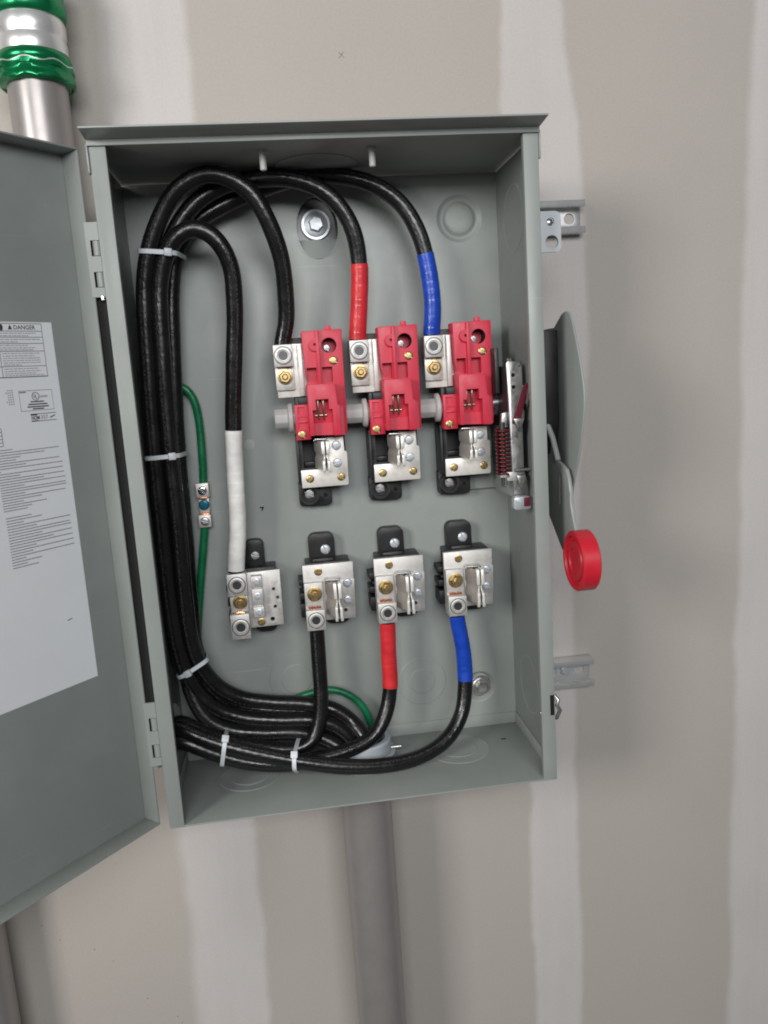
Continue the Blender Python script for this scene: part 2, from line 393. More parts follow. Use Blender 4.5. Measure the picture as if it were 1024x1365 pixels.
def slot_screw(r, h, ang, slot=True):
    """round screw head facing the viewer, its seat at the origin; returns mesh"""
    a = MB().lathe((0,0,0), FWD, [(r, -1), (r, h*.55), (r*.86, h*.9), (r*.55, h)], 20)
    if not slot: return a.mesh('screw')
    c = MB().box(-r*1.2, r*1.2, -h*1.5, -h*.45, -r*.13, r*.13).xf(Matrix.Rotation(R(ang), 4, 'Y'))
    return cut(a, [c])
SCREW = {}
def screw(parent, x, y, z, r, material, h=2.0, ang=None, slot=True, name='screw'):
    """linked copy of a slotted screw at world mm"""
    ang = random.choice((20, 55, 100, 140)) if ang is None else ang
    k = (r, h, ang, slot, material)
    if k not in SCREW:
        me = slot_screw(r, h, ang, slot); me.materials.clear(); me.materials.append(MATS[material]); smooth(me, 40); SCREW[k] = me
    o = bpy.data.objects.new(name, SCREW[k]); COL.objects.link(o); o.parent = parent
    o.location = (Vector((x, y, z)) - org_of(parent))*.001
    return o
def socket_screw(parent, x, y, z, r, material, hexed=True):
    """ring shaped set screw with a hex socket"""
    k = ('set', r, material)
    if k not in SCREW:
        me = MB().lathe((0,0,0), FWD, [(r, -1.2), (r, 1.0), (r*.88, 1.5), (r*.72, 1.4), (r*.64, .2), (r*.46, .0), (r*.40, -1.0), (r*.12, -1.8)], 24).mesh('set_screw')
        me.materials.clear(); me.materials.append(MATS[material]); smooth(me, 40); SCREW[k] = me
    o = bpy.data.objects.new('set_screw', SCREW[k]); COL.objects.link(o); o.parent = parent
    o.location = (Vector((x, y, z)) - org_of(parent))*.001
    for nm, pr, ax in (('seat_ring', [(r*1.10, -.5), (r*1.10, .12), (r*1.0, .12)], 28), ('socket', [(r*.36, -.5), (r*.36, .25), (r*.1, .25)], 6))[:2 if hexed else 1]:
        kk = (nm, r)
        if kk not in SCREW:
            me = MB().lathe((0,0,0), FWD, pr, ax, .3).mesh(nm); me.materials.append(MATS['dark_steel']); smooth(me, 40); SCREW[kk] = me
        q = bpy.data.objects.new(nm, SCREW[kk]); COL.objects.link(q); q.parent = o
    return o
def hex_nut(parent, x, y, z, r, material='brass', name='nut'):
    k = ('nut', r, material)
    if k not in SCREW:
        a = MB().lathe((0,0,0), FWD, [(r*1.12, -.5), (r*1.12, 1.2), (r*1.0, 1.5)], 24)
        a.lathe((0,0,0), FWD, [(r*.92, 1.3), (r*.92, 5.0), (r*.78, 6.0)], 6, phase=.3)
        a.lathe((0,0,0), FWD, [(r*.44, 5.5), (r*.44, 8.2), (r*.30, 9.2)], 16)
        me = a.mesh('nut'); me.materials.clear(); me.materials.append(MATS[material]); smooth(me, 30); SCREW[k] = me
    o = bpy.data.objects.new(name, SCREW[k]); COL.objects.link(o); o.parent = parent
    o.location = (Vector((x, y, z)) - org_of(parent))*.001
    return o

# ------------------------------------------------------------------ the wall
WALLY = 200.0
wall = part('wall', MB().box(-2600, 2600, WALLY, WALLY+16, -1500, 1900), 'drywall')
wall['kind'] = 'structure'; wall['label'] = 'unpainted drywall with pale vertical bands of joint compound'
m = MB(); cx, _, cz = (48.2, 200, 522.1)
for a in (45, -50): m.add(*(lambda b: (b.v, b.f))(MB().box(-4.6, 4.6, -.3, .3, -.32, .32).xf(Matrix.Translation((cx, WALLY, cz)) @ Matrix.Rotation(R(a), 4, 'Y'))))
part('pencil_mark', m, 'pencil', wall)
for q in ((-459.6, 200, -606.3), (-438.5, 200, -632.4), (-393.8, 200, -655.4), (-370.4, 200, -677.5), (-329.6, 200, -746.2), (-290.5, 200, -783.3), (-285.2, 200, -794.4)):
    part('speck', MB().lathe((q[0], WALLY, q[2]), FWD, [(random.uniform(.9, 1.6), -.2), (.7, .35)], 8), 'pencil', wall)

# ------------------------------------------------------------------ enclosure
HW, HZ, BD = 230.6, 370.0, 165.0
enc = thing('disconnect_enclosure', 'grey painted steel switch box mounted on the drywall with its door hanging open', 'electrical box', (0, 180, -HZ))
TOPB = (0.0, 311.0)
def oval(cx, cz, a, b, n=36): return [(cx + a*math.cos(2*math.pi*i/n), cz + b*math.sin(2*math.pi*i/n)) for i in range(n)]
bolt2 = (178.7, 165, -310.0)
groove = (179.8, 165, 315.5)
pan = MB().box(-HW+.5, HW-.5, BD, BD+2, -HZ+.5, HZ-.5)
cutters = [MB().prism(oval(TOPB[0], TOPB[1], 25.5, 37), BD-5, BD+8),
           MB().cyl((bolt2[0], BD, bolt2[2]), FWD, 23, -8, 5, 40), MB().cyl((groove[0], BD, groove[2]), FWD, 30, -8, 5, 48)]
back = link('back_panel', cut(pan, cutters, org_of(enc)), 'grey_paint', enc)
part('stiffening_dimple', MB().lathe((groove[0], BD, groove[2]), FWD, [(31, -.5), (30, .0), (28.5, -.4), (26, -2.6), (23, -3.6), (20.5, -3.0), (18.5, -.9), (17, -.3), (10, 0), (.5, 0)], 48, close=False), 'grey_paint', back, ang=60)
part('mounting_dimple', MB().lathe((bolt2[0], BD, bolt2[2]), FWD, [(24, -.5), (23, 0), (21.5, -.8), (19, -4), (17.2, -8), (16.5, -9.4), (.5, -9.5)], 40, close=False), 'grey_paint', back, ang=60)
# keyhole pocket with a sloped tongue below it
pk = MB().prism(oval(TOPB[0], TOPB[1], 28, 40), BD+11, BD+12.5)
part('mounting_pocket', pk, 'dark_steel', back)  # backing sheet; its dark colour stands in for shade inside the pocket
tg = []
m = MB(); n = 18; base = []
for i in range(n+1):
    a = math.pi + math.pi*i/n
    x = TOPB[0] + 25.3*math.cos(a); z = TOPB[1] - 13 + (36.5-13)*math.sin(a)
    base.append((x, z))
top = [(x, BD-.3, z) for x, z in base]
lip = [(TOPB[0]-25.0+50.0*i/n, BD+7.5, TOPB[1]-12.5) for i in range(n+1)]
m.add(top+lip, [(i, i+1, n+1+i+1, n+1+i) for i in range(n)])
part('mounting_tongue', m, 'grey_paint', back)
def hex_bolt(x, y, z, rw, rh, nm='mounting_bolt', mt='zinc'):
    a = MB().lathe((x, y, z), FWD, [(rw, 0), (rw, 1.6), (rw*.96, 2.2), (rw*.62, 2.4)], 36)
    a.lathe((x, y, z), FWD, [(rw*.80, 2.2), (rw*.80, 3.2), (rw*.72, 4.0)], 30)
    a.lathe((x, y, z), FWD, [(rh, 3.5), (rh, 8.4), (rh*.86, 9.6), (rh*.35, 9.2)], 6, phase=.2)
    o = part(nm, a, mt, enc, ang=30); return o
b1 = (-1.2, 170, 316.7)
hex_bolt(b1[0], BD+9, b1[2], 18.5, 9.5)
b2 = (181.5, 168, -312.7)
hex_bolt(b2[0], BD+9, b2[2], 15.5, 8.5, mt='steel')
def wall_sheet(name, boxargs, par=enc, material='grey_paint', bev=.5): return part(name, MB().box(*boxargs), material, par, bevel=bev)
# side walls folded forward into inward flanges
FL = 16.6
for s, nm in ((-1, 'left'), (1, 'right')):
    prof = [(s*HW, BD+2.6), (s*HW, 0), (s*(HW-FL), 0), (s*(HW-FL), 8), (s*(HW-FL+1.8), 8), (s*(HW-FL+1.8), 1.8), (s*(HW-1.8), 1.8), (s*(HW-1.8), BD+2.6)]
    mb = MB(); n = len(prof)
    v = [(x, y, -HZ) for x, y in prof] + [(x, y, HZ-1.5) for x, y in prof]
    mb.add(v, [tuple(range(n)), tuple(range(2*n-1, n-1, -1))] + [(i, (i+1)%n, (i+1)%n+n, i+n) for i in range(n)])
    side = part('side_wall', mb, 'grey_paint_light' if False else 'grey_paint', enc, bevel=.7)
    if s > 0: side_r = side
    else: side_l = side
top = part('top_wall', MB().box(-HW-1.2, HW+1.2, -1.2, BD+2.6, HZ, HZ+2.2), 'grey_paint', enc, bevel=.5)
part('front_lip', MB().box(-HW-1.0, HW+1.0, -2.6, -.8, HZ-1.6, HZ+4.5), 'grey_paint', top, bevel=.6)
m = MB().add([(-HW-1.4, -2, HZ+4), (HW+1.4, -2, HZ+4), (HW+1.4, -31, HZ+6.5), (-HW-1.4, -31, HZ+6.5),
              (-HW-1.4, -2, HZ+6), (HW+1.4, -2, HZ+6), (HW+1.4, -31, HZ+8.5), (-HW-1.4, -31, HZ+8.5)],
             [(0,1,2,3), (4,7,6,5), (0,3,7,4), (1,5,6,2), (0,4,5,1), (3,2,6,7)])
part('drip_hood', m, 'grey_paint', top, bevel=.5)
for s in (-1, 1):
    part('corner_tab', MB().box(s*(HW+.3), s*(HW+2.0), -2.0, 40, HZ-27, HZ+.5), 'grey_paint', top, bevel=.4)
bot = part('bottom_wall', MB().box(-HW+1.9, HW-1.9, .4, BD+1, -HZ, -HZ+2), 'grey_paint', enc, bevel=.5)
part('bottom_end_cap', MB().box(-HW+2, HW-2, BD-1.8, BD-.1, -HZ+1, -HZ+18), 'grey_paint', bot, bevel=.5)
for s in (-1, 1):
    part('corner_gusset', MB().box(s*(HW-1.9), s*(HW-3.4), 3, BD-2, -HZ+1, -HZ+18), 'grey_paint', bot, bevel=.4)
# concentric knockouts
def knock(par, c, axis, radii, nm='knockout', h=.55):
    prof = []; t = 0.0
    for rr in sorted(radii, reverse=True):
        prof += [(rr+.9, t-.15 if not prof else t), (rr, t+h)]; t += h
    prof.append((.5, t))
    part(nm, MB().lathe(c, axis, prof, 56, close=False), 'grey_paint', par, ang=5)
k = (97.6, 165, -292.9); knock(back, (k[0], BD, k[2]), FWD, (17, 33))
k = (-73.3, 165, -269.9); knock(back, (k[0], BD, k[2]), FWD, (20, 36))
knock(bot, (132, 104, -HZ+2), (0,0,1), (24, 40)); knock(bot, (-143, 100, -HZ+2), (0,0,1), (24, 38))
knock(bot, (8, 112, -HZ+2), (0,0,1), (48,))
part('knockout', MB().lathe((0, 103, HZ), (0,0,-1), [(47, -.5), (47, 1.2), (45.5, 1.6), (40, 1.6), (.5, 1.6)], 56), 'grey_paint', top)
for zc in (300, -285):
    part('knockout', MB().torus((HW-1.9, 95, zc), (1,0,0), 38, .7, 56, 8, .4), 'grey_paint', side_r, ang=60)
# two nylon posts under the top
for px in (-60, 57.5):
    part('standoff', MB().lathe((px, 40, HZ), (0,0,-1), [(5.2, 0), (5.2, 3), (3.6, 3.4), (3.6, 19), (2.8, 20)], 16), 'white_cap', enc)
# round plug and paint chip on the back panel
pl = (-108.0, 165, 50.1)
part('plug', MB().lathe((pl[0], BD, pl[2]), FWD, [(7.5, 0), (7.2, .5), (5.5, .7)], 28), 'grey_paint_light', back)
ch = (-98.4, 165, -33.6)
part('paint_chip', MB().prism([(ch[0]-3.5, ch[2]+2), (ch[0]+1.5, ch[2]+2.6), (ch[0]+2, ch[2]+1), (ch[0]-.5, ch[2]-3), (ch[0]-1.8, ch[2]-3.2), (ch[0]-.3, ch[2]+.8), (ch[0]-3, ch[2]+.6)], BD-.6, BD+.5), 'hole_black', back)
ch = (197.1, 116.4, -368)
part('paint_chip', MB().box(ch[0]-4, ch[0]+3, ch[1]-1, ch[1]+1, -HZ+1, -HZ+2.4), 'hole_black', bot)
# padlock bracket and latch on the outer right side
q0 = (262.5, 28, 293.9); q1 = (239.9, 28, 249.9)
bx = MB().prism(rrect(HW+1, q0[0], q1[2], q0[2], 7, corners=(0,1,1,0)), 26, 29)
h1 = (250.5, 28, 282.4); h2 = (251.6, 28, 260.7)
link('padlock_bracket', cut(bx, [MB().cyl((h2[0], 28, h2[2]), FWD, 7.5, -6, 6, 28), MB().cyl((h1[0], 28, h1[2]), FWD, 4.5, -6, 6, 20)], org_of(enc)), 'zinc_plate', enc)
part('bracket_rivet', MB().lathe((h1[0], 29.5, h1[2]), FWD, [(4.4, -2), (4.2, .5), (2, 1.8)], 16), 'steel', enc)
l0 = (225.1, 2, -261.2); l1 = (229.9, 2, -286.5)
part('latch_slot', MB().box(HW-6, HW-1.2, -.6, 1.0, l1[2], l0[2]), 'hole_black', side_r)
lt = (232.8, 4, -276.3)
part('latch_clip', MB().tube([(HW+1, 6, l0[2]-3), (HW+5, 2, l0[2]-8), (HW+2.5, 1, l0[2]-14), (HW+6, 0, l0[2]-20), (HW+3, 4, l1[2]-6), (HW-1, 8, l1[2]-8)], 2.4, 10), 'steel', enc)
part('rivet', MB().lathe((HW-FL+.5, 5, l1[2]+2), (-1,0,0), [(2.4, -1), (2.2, .8), (1, 1.6)], 12), 'chrome', enc)

# hinge leaves between the door flange and the box
for (pa, pb) in (((-234.7, 2, 297.4), (-234.1, 2, 223.9)), ((-244.3, 2, -216.3), (-238.8, 2, -291.8))):
    zt, zb = pa[2], pb[2]; hgt = zt-zb
    a = MB().box(-HW-13.5, -HW-.4, 1.4, 3.6, zb, zt)
    cc = []
    for fr in (.24, .66):
        cc.append(MB().box(-HW-9.2, -HW+2, -5, 10, zt-hgt*(fr+.21), zt-hgt*fr))
    hl = link('hinge', cut(a, cc, org_of(enc)), 'grey_paint', enc)
    for fr in (.24, .66):
        part('hinge_knuckle', MB().cyl((-HW-3.7, 5.0, zt-hgt*(fr+.105)), (0,0,1), 4.1, -hgt*.098, hgt*.098, 16), 'grey_paint', hl)
    part('hinge_pin', MB().lathe((-HW-3.4, 3.0, zb-1), (0,0,-1), [(2.4, -2), (2.4, 1.5), (1, 2.6)], 12), 'chrome', hl)
part('gap_dark_strip', MB().box(-HW-11.5, -HW-.3, 9.6, 30, ((-238.8, 2, -291.8))[2]+4, ((-234.7, 2, 297.4))[2]-8), 'gap_black', enc)  # added black strip, put in to make the gap beside the door dark

# the door
TH = R(48.55); DD = 24.4
FX, FY = -241.0, 3.0
nx, ny = math.sin(TH), -math.cos(TH)
JX, JY = FX - DD*nx, FY - DD*ny
DT, DB, DW = 368.5, -364.3, 470.0
def door_part(name, mb, material, par, bevel=.6):
    # mb: x = 0 at the hinge fold and -x outwards, y = 0 panel face (-y to the viewer), z up
    M = Matrix.Translation((JX, JY, 0)) @ Matrix.Rotation(TH, 4, 'Z')
    return part(name, mb.xf(M), material, par, bevel=bevel)
door = door_part('door', MB().box(-DW, 0, 0, 2, DB, DT), 'grey_paint', enc)
door_part('door_flange', MB().box(-2, 0, -DD, -.2, DB+2.2, DT-2.2), 'grey_paint', door)
door_part('door_flange', MB().box(-DW, -DW+2, -DD, -.2, DB+2.2, DT-2.2), 'grey_paint', door)
door_part('door_flange', MB().box(-DW, 0, -DD, -.2, DT-2, DT), 'grey_paint', door)
door_part('door_flange', MB().box(-DW, 0, -DD, -.2, DB, DB+2), 'grey_paint', door)

# ------------------------------------------------------------------ instruction sheet on the door
sheet = thing('instruction_sheet', 'white printed instruction sheet stuck inside the open grey door', 'label', (JX-39*math.cos(TH), JY-39*math.sin(TH), -174), rotz=TH)
SH_W = 255.0
def sheet_part(name, mb, material, par=None):
    # local mm: x = 0 at the right edge of the sheet, z = 0 at its lower edge
    me = mb.mesh(name); return link(name, me, material, par or sheet)
sheet_part('paper', MB().box(-SH_W, 0, -.45, -.05, 0, 374.5), 'paper')
S0 = 39.0; Z0 = -174.0
def sx(s): return -(s - S0)
def sz(z): return z - Z0
LY = -.62   # ink face
def rule(mb, s0, s1, z0, z1, y=LY):
    mb.box(sx(s0), sx(s1), y, -.40, sz(z0), sz(z1))
def hline(mb, s0, s1, z, t=.5): rule(mb, s0, s1, z-t/2, z+t/2)
def vline(mb, s, z0, z1, t=.5): rule(mb, s-t/2, s+t/2, z0, z1)
def greek(mb, s_left, s_right, z, h, ragged=0.0, density=.9):
    """a line of print too small to read: runs of tiny bars"""
    s = s_left; end = s_right + ragged
    while s > end:
        w = random.uniform(1.2, 5.2)
        w = min(w, s - end)
        if w > .5: rule(mb, s, s-w, z-h/2, z+h/2)
        s -= w + random.uniform(.5, .9)/density
m = MB()
hline(m, 258, 50.5, 199.0); hline(m, 258, 50.8, 191.8); hline(m, 258, 51.2, 186.0); hline(m, 258, 51.2, 180.0); hline(m, 258, 51.0, 172.6); hline(m, 258, 51.0, 158.2); hline(m, 258, 50.5, 147.9, .8)
vline(m, 50.7, 147.7, 199.2, .35); vline(m, 97.8, 147.7, 172.6, .4)
sheet_part('table_rule', m, 'ink')
m = MB()
for z, right in ((189.8, 58), (187.4, 66), (183.9, 54), (181.6, 78), (178.2, 68), (175.9, 60), (174.0, 63)): greek(m, 257, right, z, .75)
for z, right in ((170.6, 56), (168.2, 62), (166, 56.5), (163.8, 56.5), (161.6, 56), (159.6, 77), (155.9, 60), (153.6, 57.5), (151.5, 63), (149.6, 54)): greek(m, 95.5, right, z, .75); greek(m, 257, 101, z, .75, random.uniform(0, 30))
sheet_part('small_print', m, 'ink_grey')
# readable words
def word(txt, s_left, z_base, size, width, material='ink', name='lettering', bold=0.0):
    cu = bpy.data.curves.new('t', 'FONT'); cu.body = txt; cu.size = 1.0; cu.extrude = 0.0; cu.offset = bold; cu.resolution_u = 3
    o = bpy.data.objects.new('t', cu); COL.objects.link(o)
    dg = bpy.context.evaluated_depsgraph_get(); me = bpy.data.meshes.new_from_object(o.evaluated_get(dg)); bpy.data.objects.remove(o)
    xs = [v.co.x for v in me.vertices]; ys = [v.co.y for v in me.vertices]
    kx = width/(max(xs)-min(xs)); kz = size/(max(ys)-min(ys))
    x0 = min(xs); y0 = min(ys)
    for v in me.vertices:
        v.co = Vector((sx(s_left) + (v.co.x-x0)*kx, LY-.05, sz(z_base) + (v.co.y-y0)*kz))*.001
    return link(name, me, material, sheet)
word('DANGER', 80.3, 193.3, 4.2, 22.8, bold=.012)
m = MB().prism([(sx(86.2), sz(193.4)), (sx(81.8), sz(193.4)), (sx(84.0), sz(198.0))], LY, -.4)
sheet_part('warning_triangle', m, 'ink')
m = MB().prism([(sx(93.2)+2.0*math.cos(t*.5), sz(195.2)+3.3*math.sin(t*.5)) for t in range(12)], LY, -.4)
sheet_part('shock_symbol', m, 'ink')
# listing mark box
m = MB()
hline(m, 84.4, 48.7, 134.4, .5); hline(m, 84.6, 48.7, 114.8, .5); vline(m, 84.4, 114.6, 134.6, .3); vline(m, 48.7, 114.6, 134.6, .3)
rule(m, 84.0, 77.0, 132.4, 133.6)
sheet_part('listing_frame', m, 'ink_pale')
sheet_part('listing_ring', MB().lathe((sx(67.1), LY, sz(128.6)), FWD, [(4.1, -.2), (4.1, .04), (3.5, .04), (3.5, -.2)], 36, close=False), 'ink')
word('U', 69.3, 127.4, 3.3, 2.0, bold=.02); word('L', 67.2, 126.4, 3.3, 1.7, bold=.02)
word('LISTED', 62.4, 127.2, 1.9, 8.3, bold=.01)
m = MB()
for z, a, b in ((123.4, 73.2, 58.6), (120.9, 76.0, 55.2), (118.5, 77.2, 54.0), (116.4, 71.8, 59.4)): greek(m, a, b, z, 1.25, density=3)
sheet_part('listing_print', m, 'ink')
m = MB(); hline(m, 75, 47.3, 111.3, .6); hline(m, 75, 47.3, 104.2, .6); rule(m, 75, 68, 109.9, 111.4); rule(m, 75, 67.5, 104.0, 105.0)
m.prism([(sx(54.6), sz(106.4)), (sx(52.5), sz(106.9)), (sx(48.2), sz(108.6)), (sx(48.4), sz(109.3)), (sx(52.8), sz(108.0)), (sx(54.4), sz(107.2))], LY, -.4)
sheet_part('standard_frame', m, 'ink')
word('NOM', 74.6, 105.6, 3.9, 8.8, bold=.03); word('357', 64.5, 105.9, 3.7, 8.0, 'ink_pale', bold=.008)
m = MB()
for i, s in enumerate((97.5, 95.4, 93.2, 91.0)):
    for j in range(7):
        if i == 0 and j not in (1, 5): continue
        z = 135.5 - j*2.2; rule(m, s+.6, s-.6, z-.6, z+.6)
sheet_part('figure_table', m, 'ink_grey')
m = MB()
for z in (99.9, 96.6, 93.3, 89.8, 86.5, 83.1): hline(m, 225, 107.7, z, .5)
vline(m, 107.7, 83, 100, .4); vline(m, 140, 83, 100, .4); vline(m, 180, 83, 100, .4); greek(m, 222, 110, 95.0, .9)
sheet_part('rating_table', m, 'ink')
m = MB()
ends1 = [99, 49, 66, 92, 97, 50, 87, 47, 114, 47, 94, 46.8, 70, 46, 92, 46, 46, 92, 48, 75, 95, 70, 87, 92]
for i, e in enumerate(ends1): greek(m, 255 if i < 9 else 117, e, 79.3 - i*2.55, .8, density=2.2)
ends2 = [89, 78, 98, 46.5, 85, 48, 46, 80, 46, 68, 46.5, 88, 46, 92, 46, 101, 84, 100, 88]
for i, e in enumerate(ends2): greek(m, 116, e, 13.5 - i*2.75, .85, density=2.2)
for i in range(34): greek(m, 255, 124, 60 - i*2.6, .8, random.uniform(0, 60), density=2)
sheet_part('text_block', m, 'ink_pale')
m = MB(); m.prism([(sx(66), sz(-104.2)), (sx(60), sz(-103.2)), (sx(60), sz(-102.4)), (sx(65), sz(-103.1))], LY, -.4)
sheet_part('form_number', m, 'ink')

# ------------------------------------------------------------------ switch poles (line side)
PITCH = 91.3
PGROUP = 'red switch poles side by side across the box'
pole = thing('switch_pole', 'red switch pole fed by the all-black cable, leftmost of the three', 'switch', (-16, BD, -6), PGROUP)
O = org_of(pole)
# black moulded base: body with an open pocket under the housing, foot with a screw boss
a = MB().box(-46, 12, 124, BD-.2, -4, 178)
base = link('base', cut(a, [MB().box(-41.5, -19, 110, 152, 19, 60), MB().box(-14, 8, 110, 146, 24, 50)], O, bevel=1.0), 'black_plastic', pole)
part('ledge', MB().box(-40, -22, 138, 151.8, 19.2, 25), 'black_plastic', base, bevel=.5)
f = MB().prism(rrect(-50, -8, -33, -2, 5, corners=(1,1,0,0)), 146, BD-.2)
f.cyl((-37, 146, -17), FWD, 13, -2, 6, 28)
part_me = cut(MB().cyl((-37, 146, -17), FWD, 13, -2, 7, 28), [MB().cyl((-37, 146, -17), FWD, 9.2, -1, 12, 28)], O)
link('screw_boss', part_me, 'black_plastic', base)
part('foot', MB().prism(rrect(-50, -8, -33, -2, 5, corners=(1,1,0,0)), 148.2, BD-.2), 'black_plastic', base, bevel=.8)
part('foot_hole', MB().cyl((-16, 148.2, -20), FWD, 2.6, -.5, .25, 16), 'hole_black', base)
screw(pole, -37, 147, -17, 6.5, 'steel', 3.0, 30)
part('lower_ledge', MB().box(-49, -44, 128, BD-.2, -2, 60), 'black_plastic', base, bevel=.8)
part('bridge', MB().box(-42, -18, 108, 126, 97, 106.5), 'black_plastic', base, bevel=.6)
# red housing
up = MB().prism([(-32.5, 184), (-31, 139), (-28.5, 118), (-28.5, 62), (14.5, 60), (15.8, 184.6)], 101, 126)
cuts = [MB().cyl((-.6, 101, 166), FWD, 9.0, -20, 6, 36), MB().box(-29.4, -17.4, 90, 113, 122, 141), MB().box(-10.8, 1.5, 90, 112, 122, 141), MB().cyl((-18.4, 101, 167.4), FWD, 1.9, -8, 12, 16)]
hs = link('housing', cut(up, cuts, O, bevel=.9), 'red_plastic', pole)
lowb = MB().prism([(-31.0, 121.5), (-31.5, 61), (10.6, 59), (10.6, 92), (4.0, 96), (2.2, 121)], 85.5, 124)
lc = [MB().box(-26.6, -2.8, 70, 96, 50, 91.2), MB().box(-26.6, -2.8, 70, 122, 75, 91), MB().box(-22.2, -6.8, 70, 122, 88, 103.4), MB().box(5.2, 16, 70, 93, 50, 130)]
link('blade_guard', cut(lowb, lc, O, bevel=.7), 'red_plastic', hs)
part('rib', MB().box(-16.4, -12.2, 95.5, 104, 120.5, 183.6), 'red_plastic', hs, bevel=.6)
link('boss', cut(MB().cyl((-17.6, 101, 167.4), FWD, 7.2, -2, 5.2, 28), [MB().cyl((-17.6, 101, 167.4), FWD, 1.9, -1, 12, 16)], O), 'red_plastic', hs)
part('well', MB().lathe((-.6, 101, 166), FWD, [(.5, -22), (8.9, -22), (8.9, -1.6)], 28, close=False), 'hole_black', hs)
screw(pole, -2.5, 120, 163.5, 4.2, 'steel', 2.5, 60)
part('nub', MB().prism([(-4, 183), (4, 183), (3, 189.5), (-3, 189.5)], 105, 111), 'red_plastic', hs, bevel=.5)
ear = MB().box(-47.5, -30, 105.5, 125, 55.5, 98)
link('ear', cut(ear, [MB().box(-44, -36, 95, 107.8, 86, 95), MB().box(-44, -33, 95, 107.0, 70, 83)], O, bevel=.7), 'red_plastic', hs)
part('ear_rib', MB().box(-44.2, -32, 105, 108, 76, 78), 'red_plastic', hs, bevel=.3)
screw(pole, -40.6, 105.5, 62, 5.0, 'brass', 1.6, 55)
screw(pole, 3.4, 101, 148, 5.0, 'brass', 1.8, 35)
# switch blades behind the window
part('blade', MB().prism_x([(96, 103), (112, 104), (118, 78), (102, 76), (97, 88)], -20.5, -18), 'bronze_blade', pole, bevel=.4)
part('blade', MB().prism_x([(95, 103), (112, 104), (118, 78), (101, 77), (96, 90)], -14.2, -11.7), 'bronze_blade', pole, bevel=.4)
part('blade_carrier', MB().box(-26, -3.4, 103, 121, 72, 80.5), 'grey_plastic', pole, bevel=.5)
part('blade_pin', MB().cyl((-16, 101, 84), (1,0,0), 2.2, -7, 7, 14), 'bronze_blade', pole)
# line terminal
part('bus_bar', MB().box(-65.5, -25, 119, 123.5, 107.5, 171), 'tin', pole, bevel=.5)
part('bus_fold', MB().box(-38.5, -33, 112, 119.2, 108, 170.5), 'tin_dull', pole, bevel=.6)
lug = part('lug', MB().box(-67, -43.8, 104, 128, 144.2, 170.2).box(-66.6, -44.2, 113.5, 118.9, 116.2, 146), 'aluminium_lug', pole, bevel=.8)
for o in (lug,): pass
socket_screw(pole, -55.6, 104, 157.4, 10, 'aluminium_lug', False)
hex_nut(pole, -55.3, 113.5, 132.3, 8.3)
c = MB()
for i in range(6): c.tube([(-63+i*3.0, 113.4, 147), (-63+i*3.0+random.uniform(-.6, .6), 111.6, 142.5+random.uniform(-1, 1))], 1.25, 8)
part('copper_strand', c, 'copper', pole)
# fuse clip on an L-shaped plate
part('clip_plate', MB().prism([(-45.5, -5.2), (11, -5.2), (12.6, -3.6), (13.2, 36), (10, 38), (9.6, 55.5), (-20, 55.5), (-20, 17), (-45.5, 17)], 118.6, 123), 'tin', pole, bevel=.4)
def fuse_clip(par, x, zt, zb, y0=92, y1=118.6, back=9):
    """two sprung jaws whose bright front prongs pinch together half way down"""
    H = zt - zb
    for s in (-1, 1):
        pr = [(2.7, 1.0), (2.7, .94), (2.7, .60), (1.6, .55), (1.2, .50), (1.7, .44), (2.6, .36), (3.0, .26), (2.7, .16), (3.3, .06), (3.1, 0.0)]
        bk = -back if s < 0 else -back*.55
        # plate from the prong back to the seat
        n = len(pr); v = []; f = []
        for o, t in pr:
            xo = x + s*o; z = zb + H*(.06 + .90*t)
            v += [(xo-.8, y0+5, z), (xo+.8, y0+5, z), (xo+.8+bk, y1, z+2), (xo-.8+bk, y1, z+2)]
        for k2 in range(n-1):
            for j in range(4): f.append((k2*4+j, k2*4+(j+1)%4, k2*4+4+(j+1)%4, k2*4+4+j))
        f.append((0, 1, 2, 3)); f.append(tuple((n-1)*4+i for i in (3, 2, 1, 0)))
        jw = part('clip_jaw', MB().add(v, f), 'jaw_tin', par, bevel=.2)
        v = []; f = []
        for o, t in pr:
            w = 2.0 if t >= .6 else (.85 if .43 < t < .57 else 1.65)
            yy = y0 + (4.6 if .43 < t < .57 else (1.4 if t > .95 or t < .05 else 0))
            xo = x + s*(o + .15); z = zb + H*t
            v += [(xo-w, yy, z), (xo+w, yy, z), (xo+w, yy+5.5, z), (xo-w, yy+5.5, z)]
        for k2 in range(n-1):
            for j in range(4): f.append((k2*4+j, k2*4+(j+1)%4, k2*4+4+(j+1)%4, k2*4+4+j))
        f = [q for q in f]
        f.append((0, 1, 2, 3)); f.append(tuple((n-1)*4+i for i in (3, 2, 1, 0)))
        part('prong', MB().add(v, f), 'prong_tin', jw, bevel=.45)
    part('clip_bridge', MB().prism([(x-4.4-back, zt-1), (x-2.5-back, zt+2.4), (x+4.0, zt+1.6), (x+5.2, zt-.6), (x+3.4, zt-.8), (x+2.4, zt+.2), (x-2.8-back, zt+.6), (x-3.0-back, zt-1.4)], y0+13, y1), 'steel', par, bevel=.3)
fuse_clip(pole, -14.5, 53.5, 15)
screw(pole, .4, 118.6, 45, 5.6, 'zinc', 2.6, 140); screw(pole, .2, 118.6, 23.4, 5.6, 'zinc', 2.6, 160)
screw(pole, -35.2, 118.6, 6, 5.0, 'brass', 1.8, 110); screw(pole, 3.6, 118.6, 5.6, 5.0, 'brass', 1.8, 50)
dup(pole, PITCH, 'red switch pole fed by the red-taped cable, middle of the three')
dup(pole, PITCH*2, 'red switch pole fed by the blue-taped cable, nearest the operating mechanism')
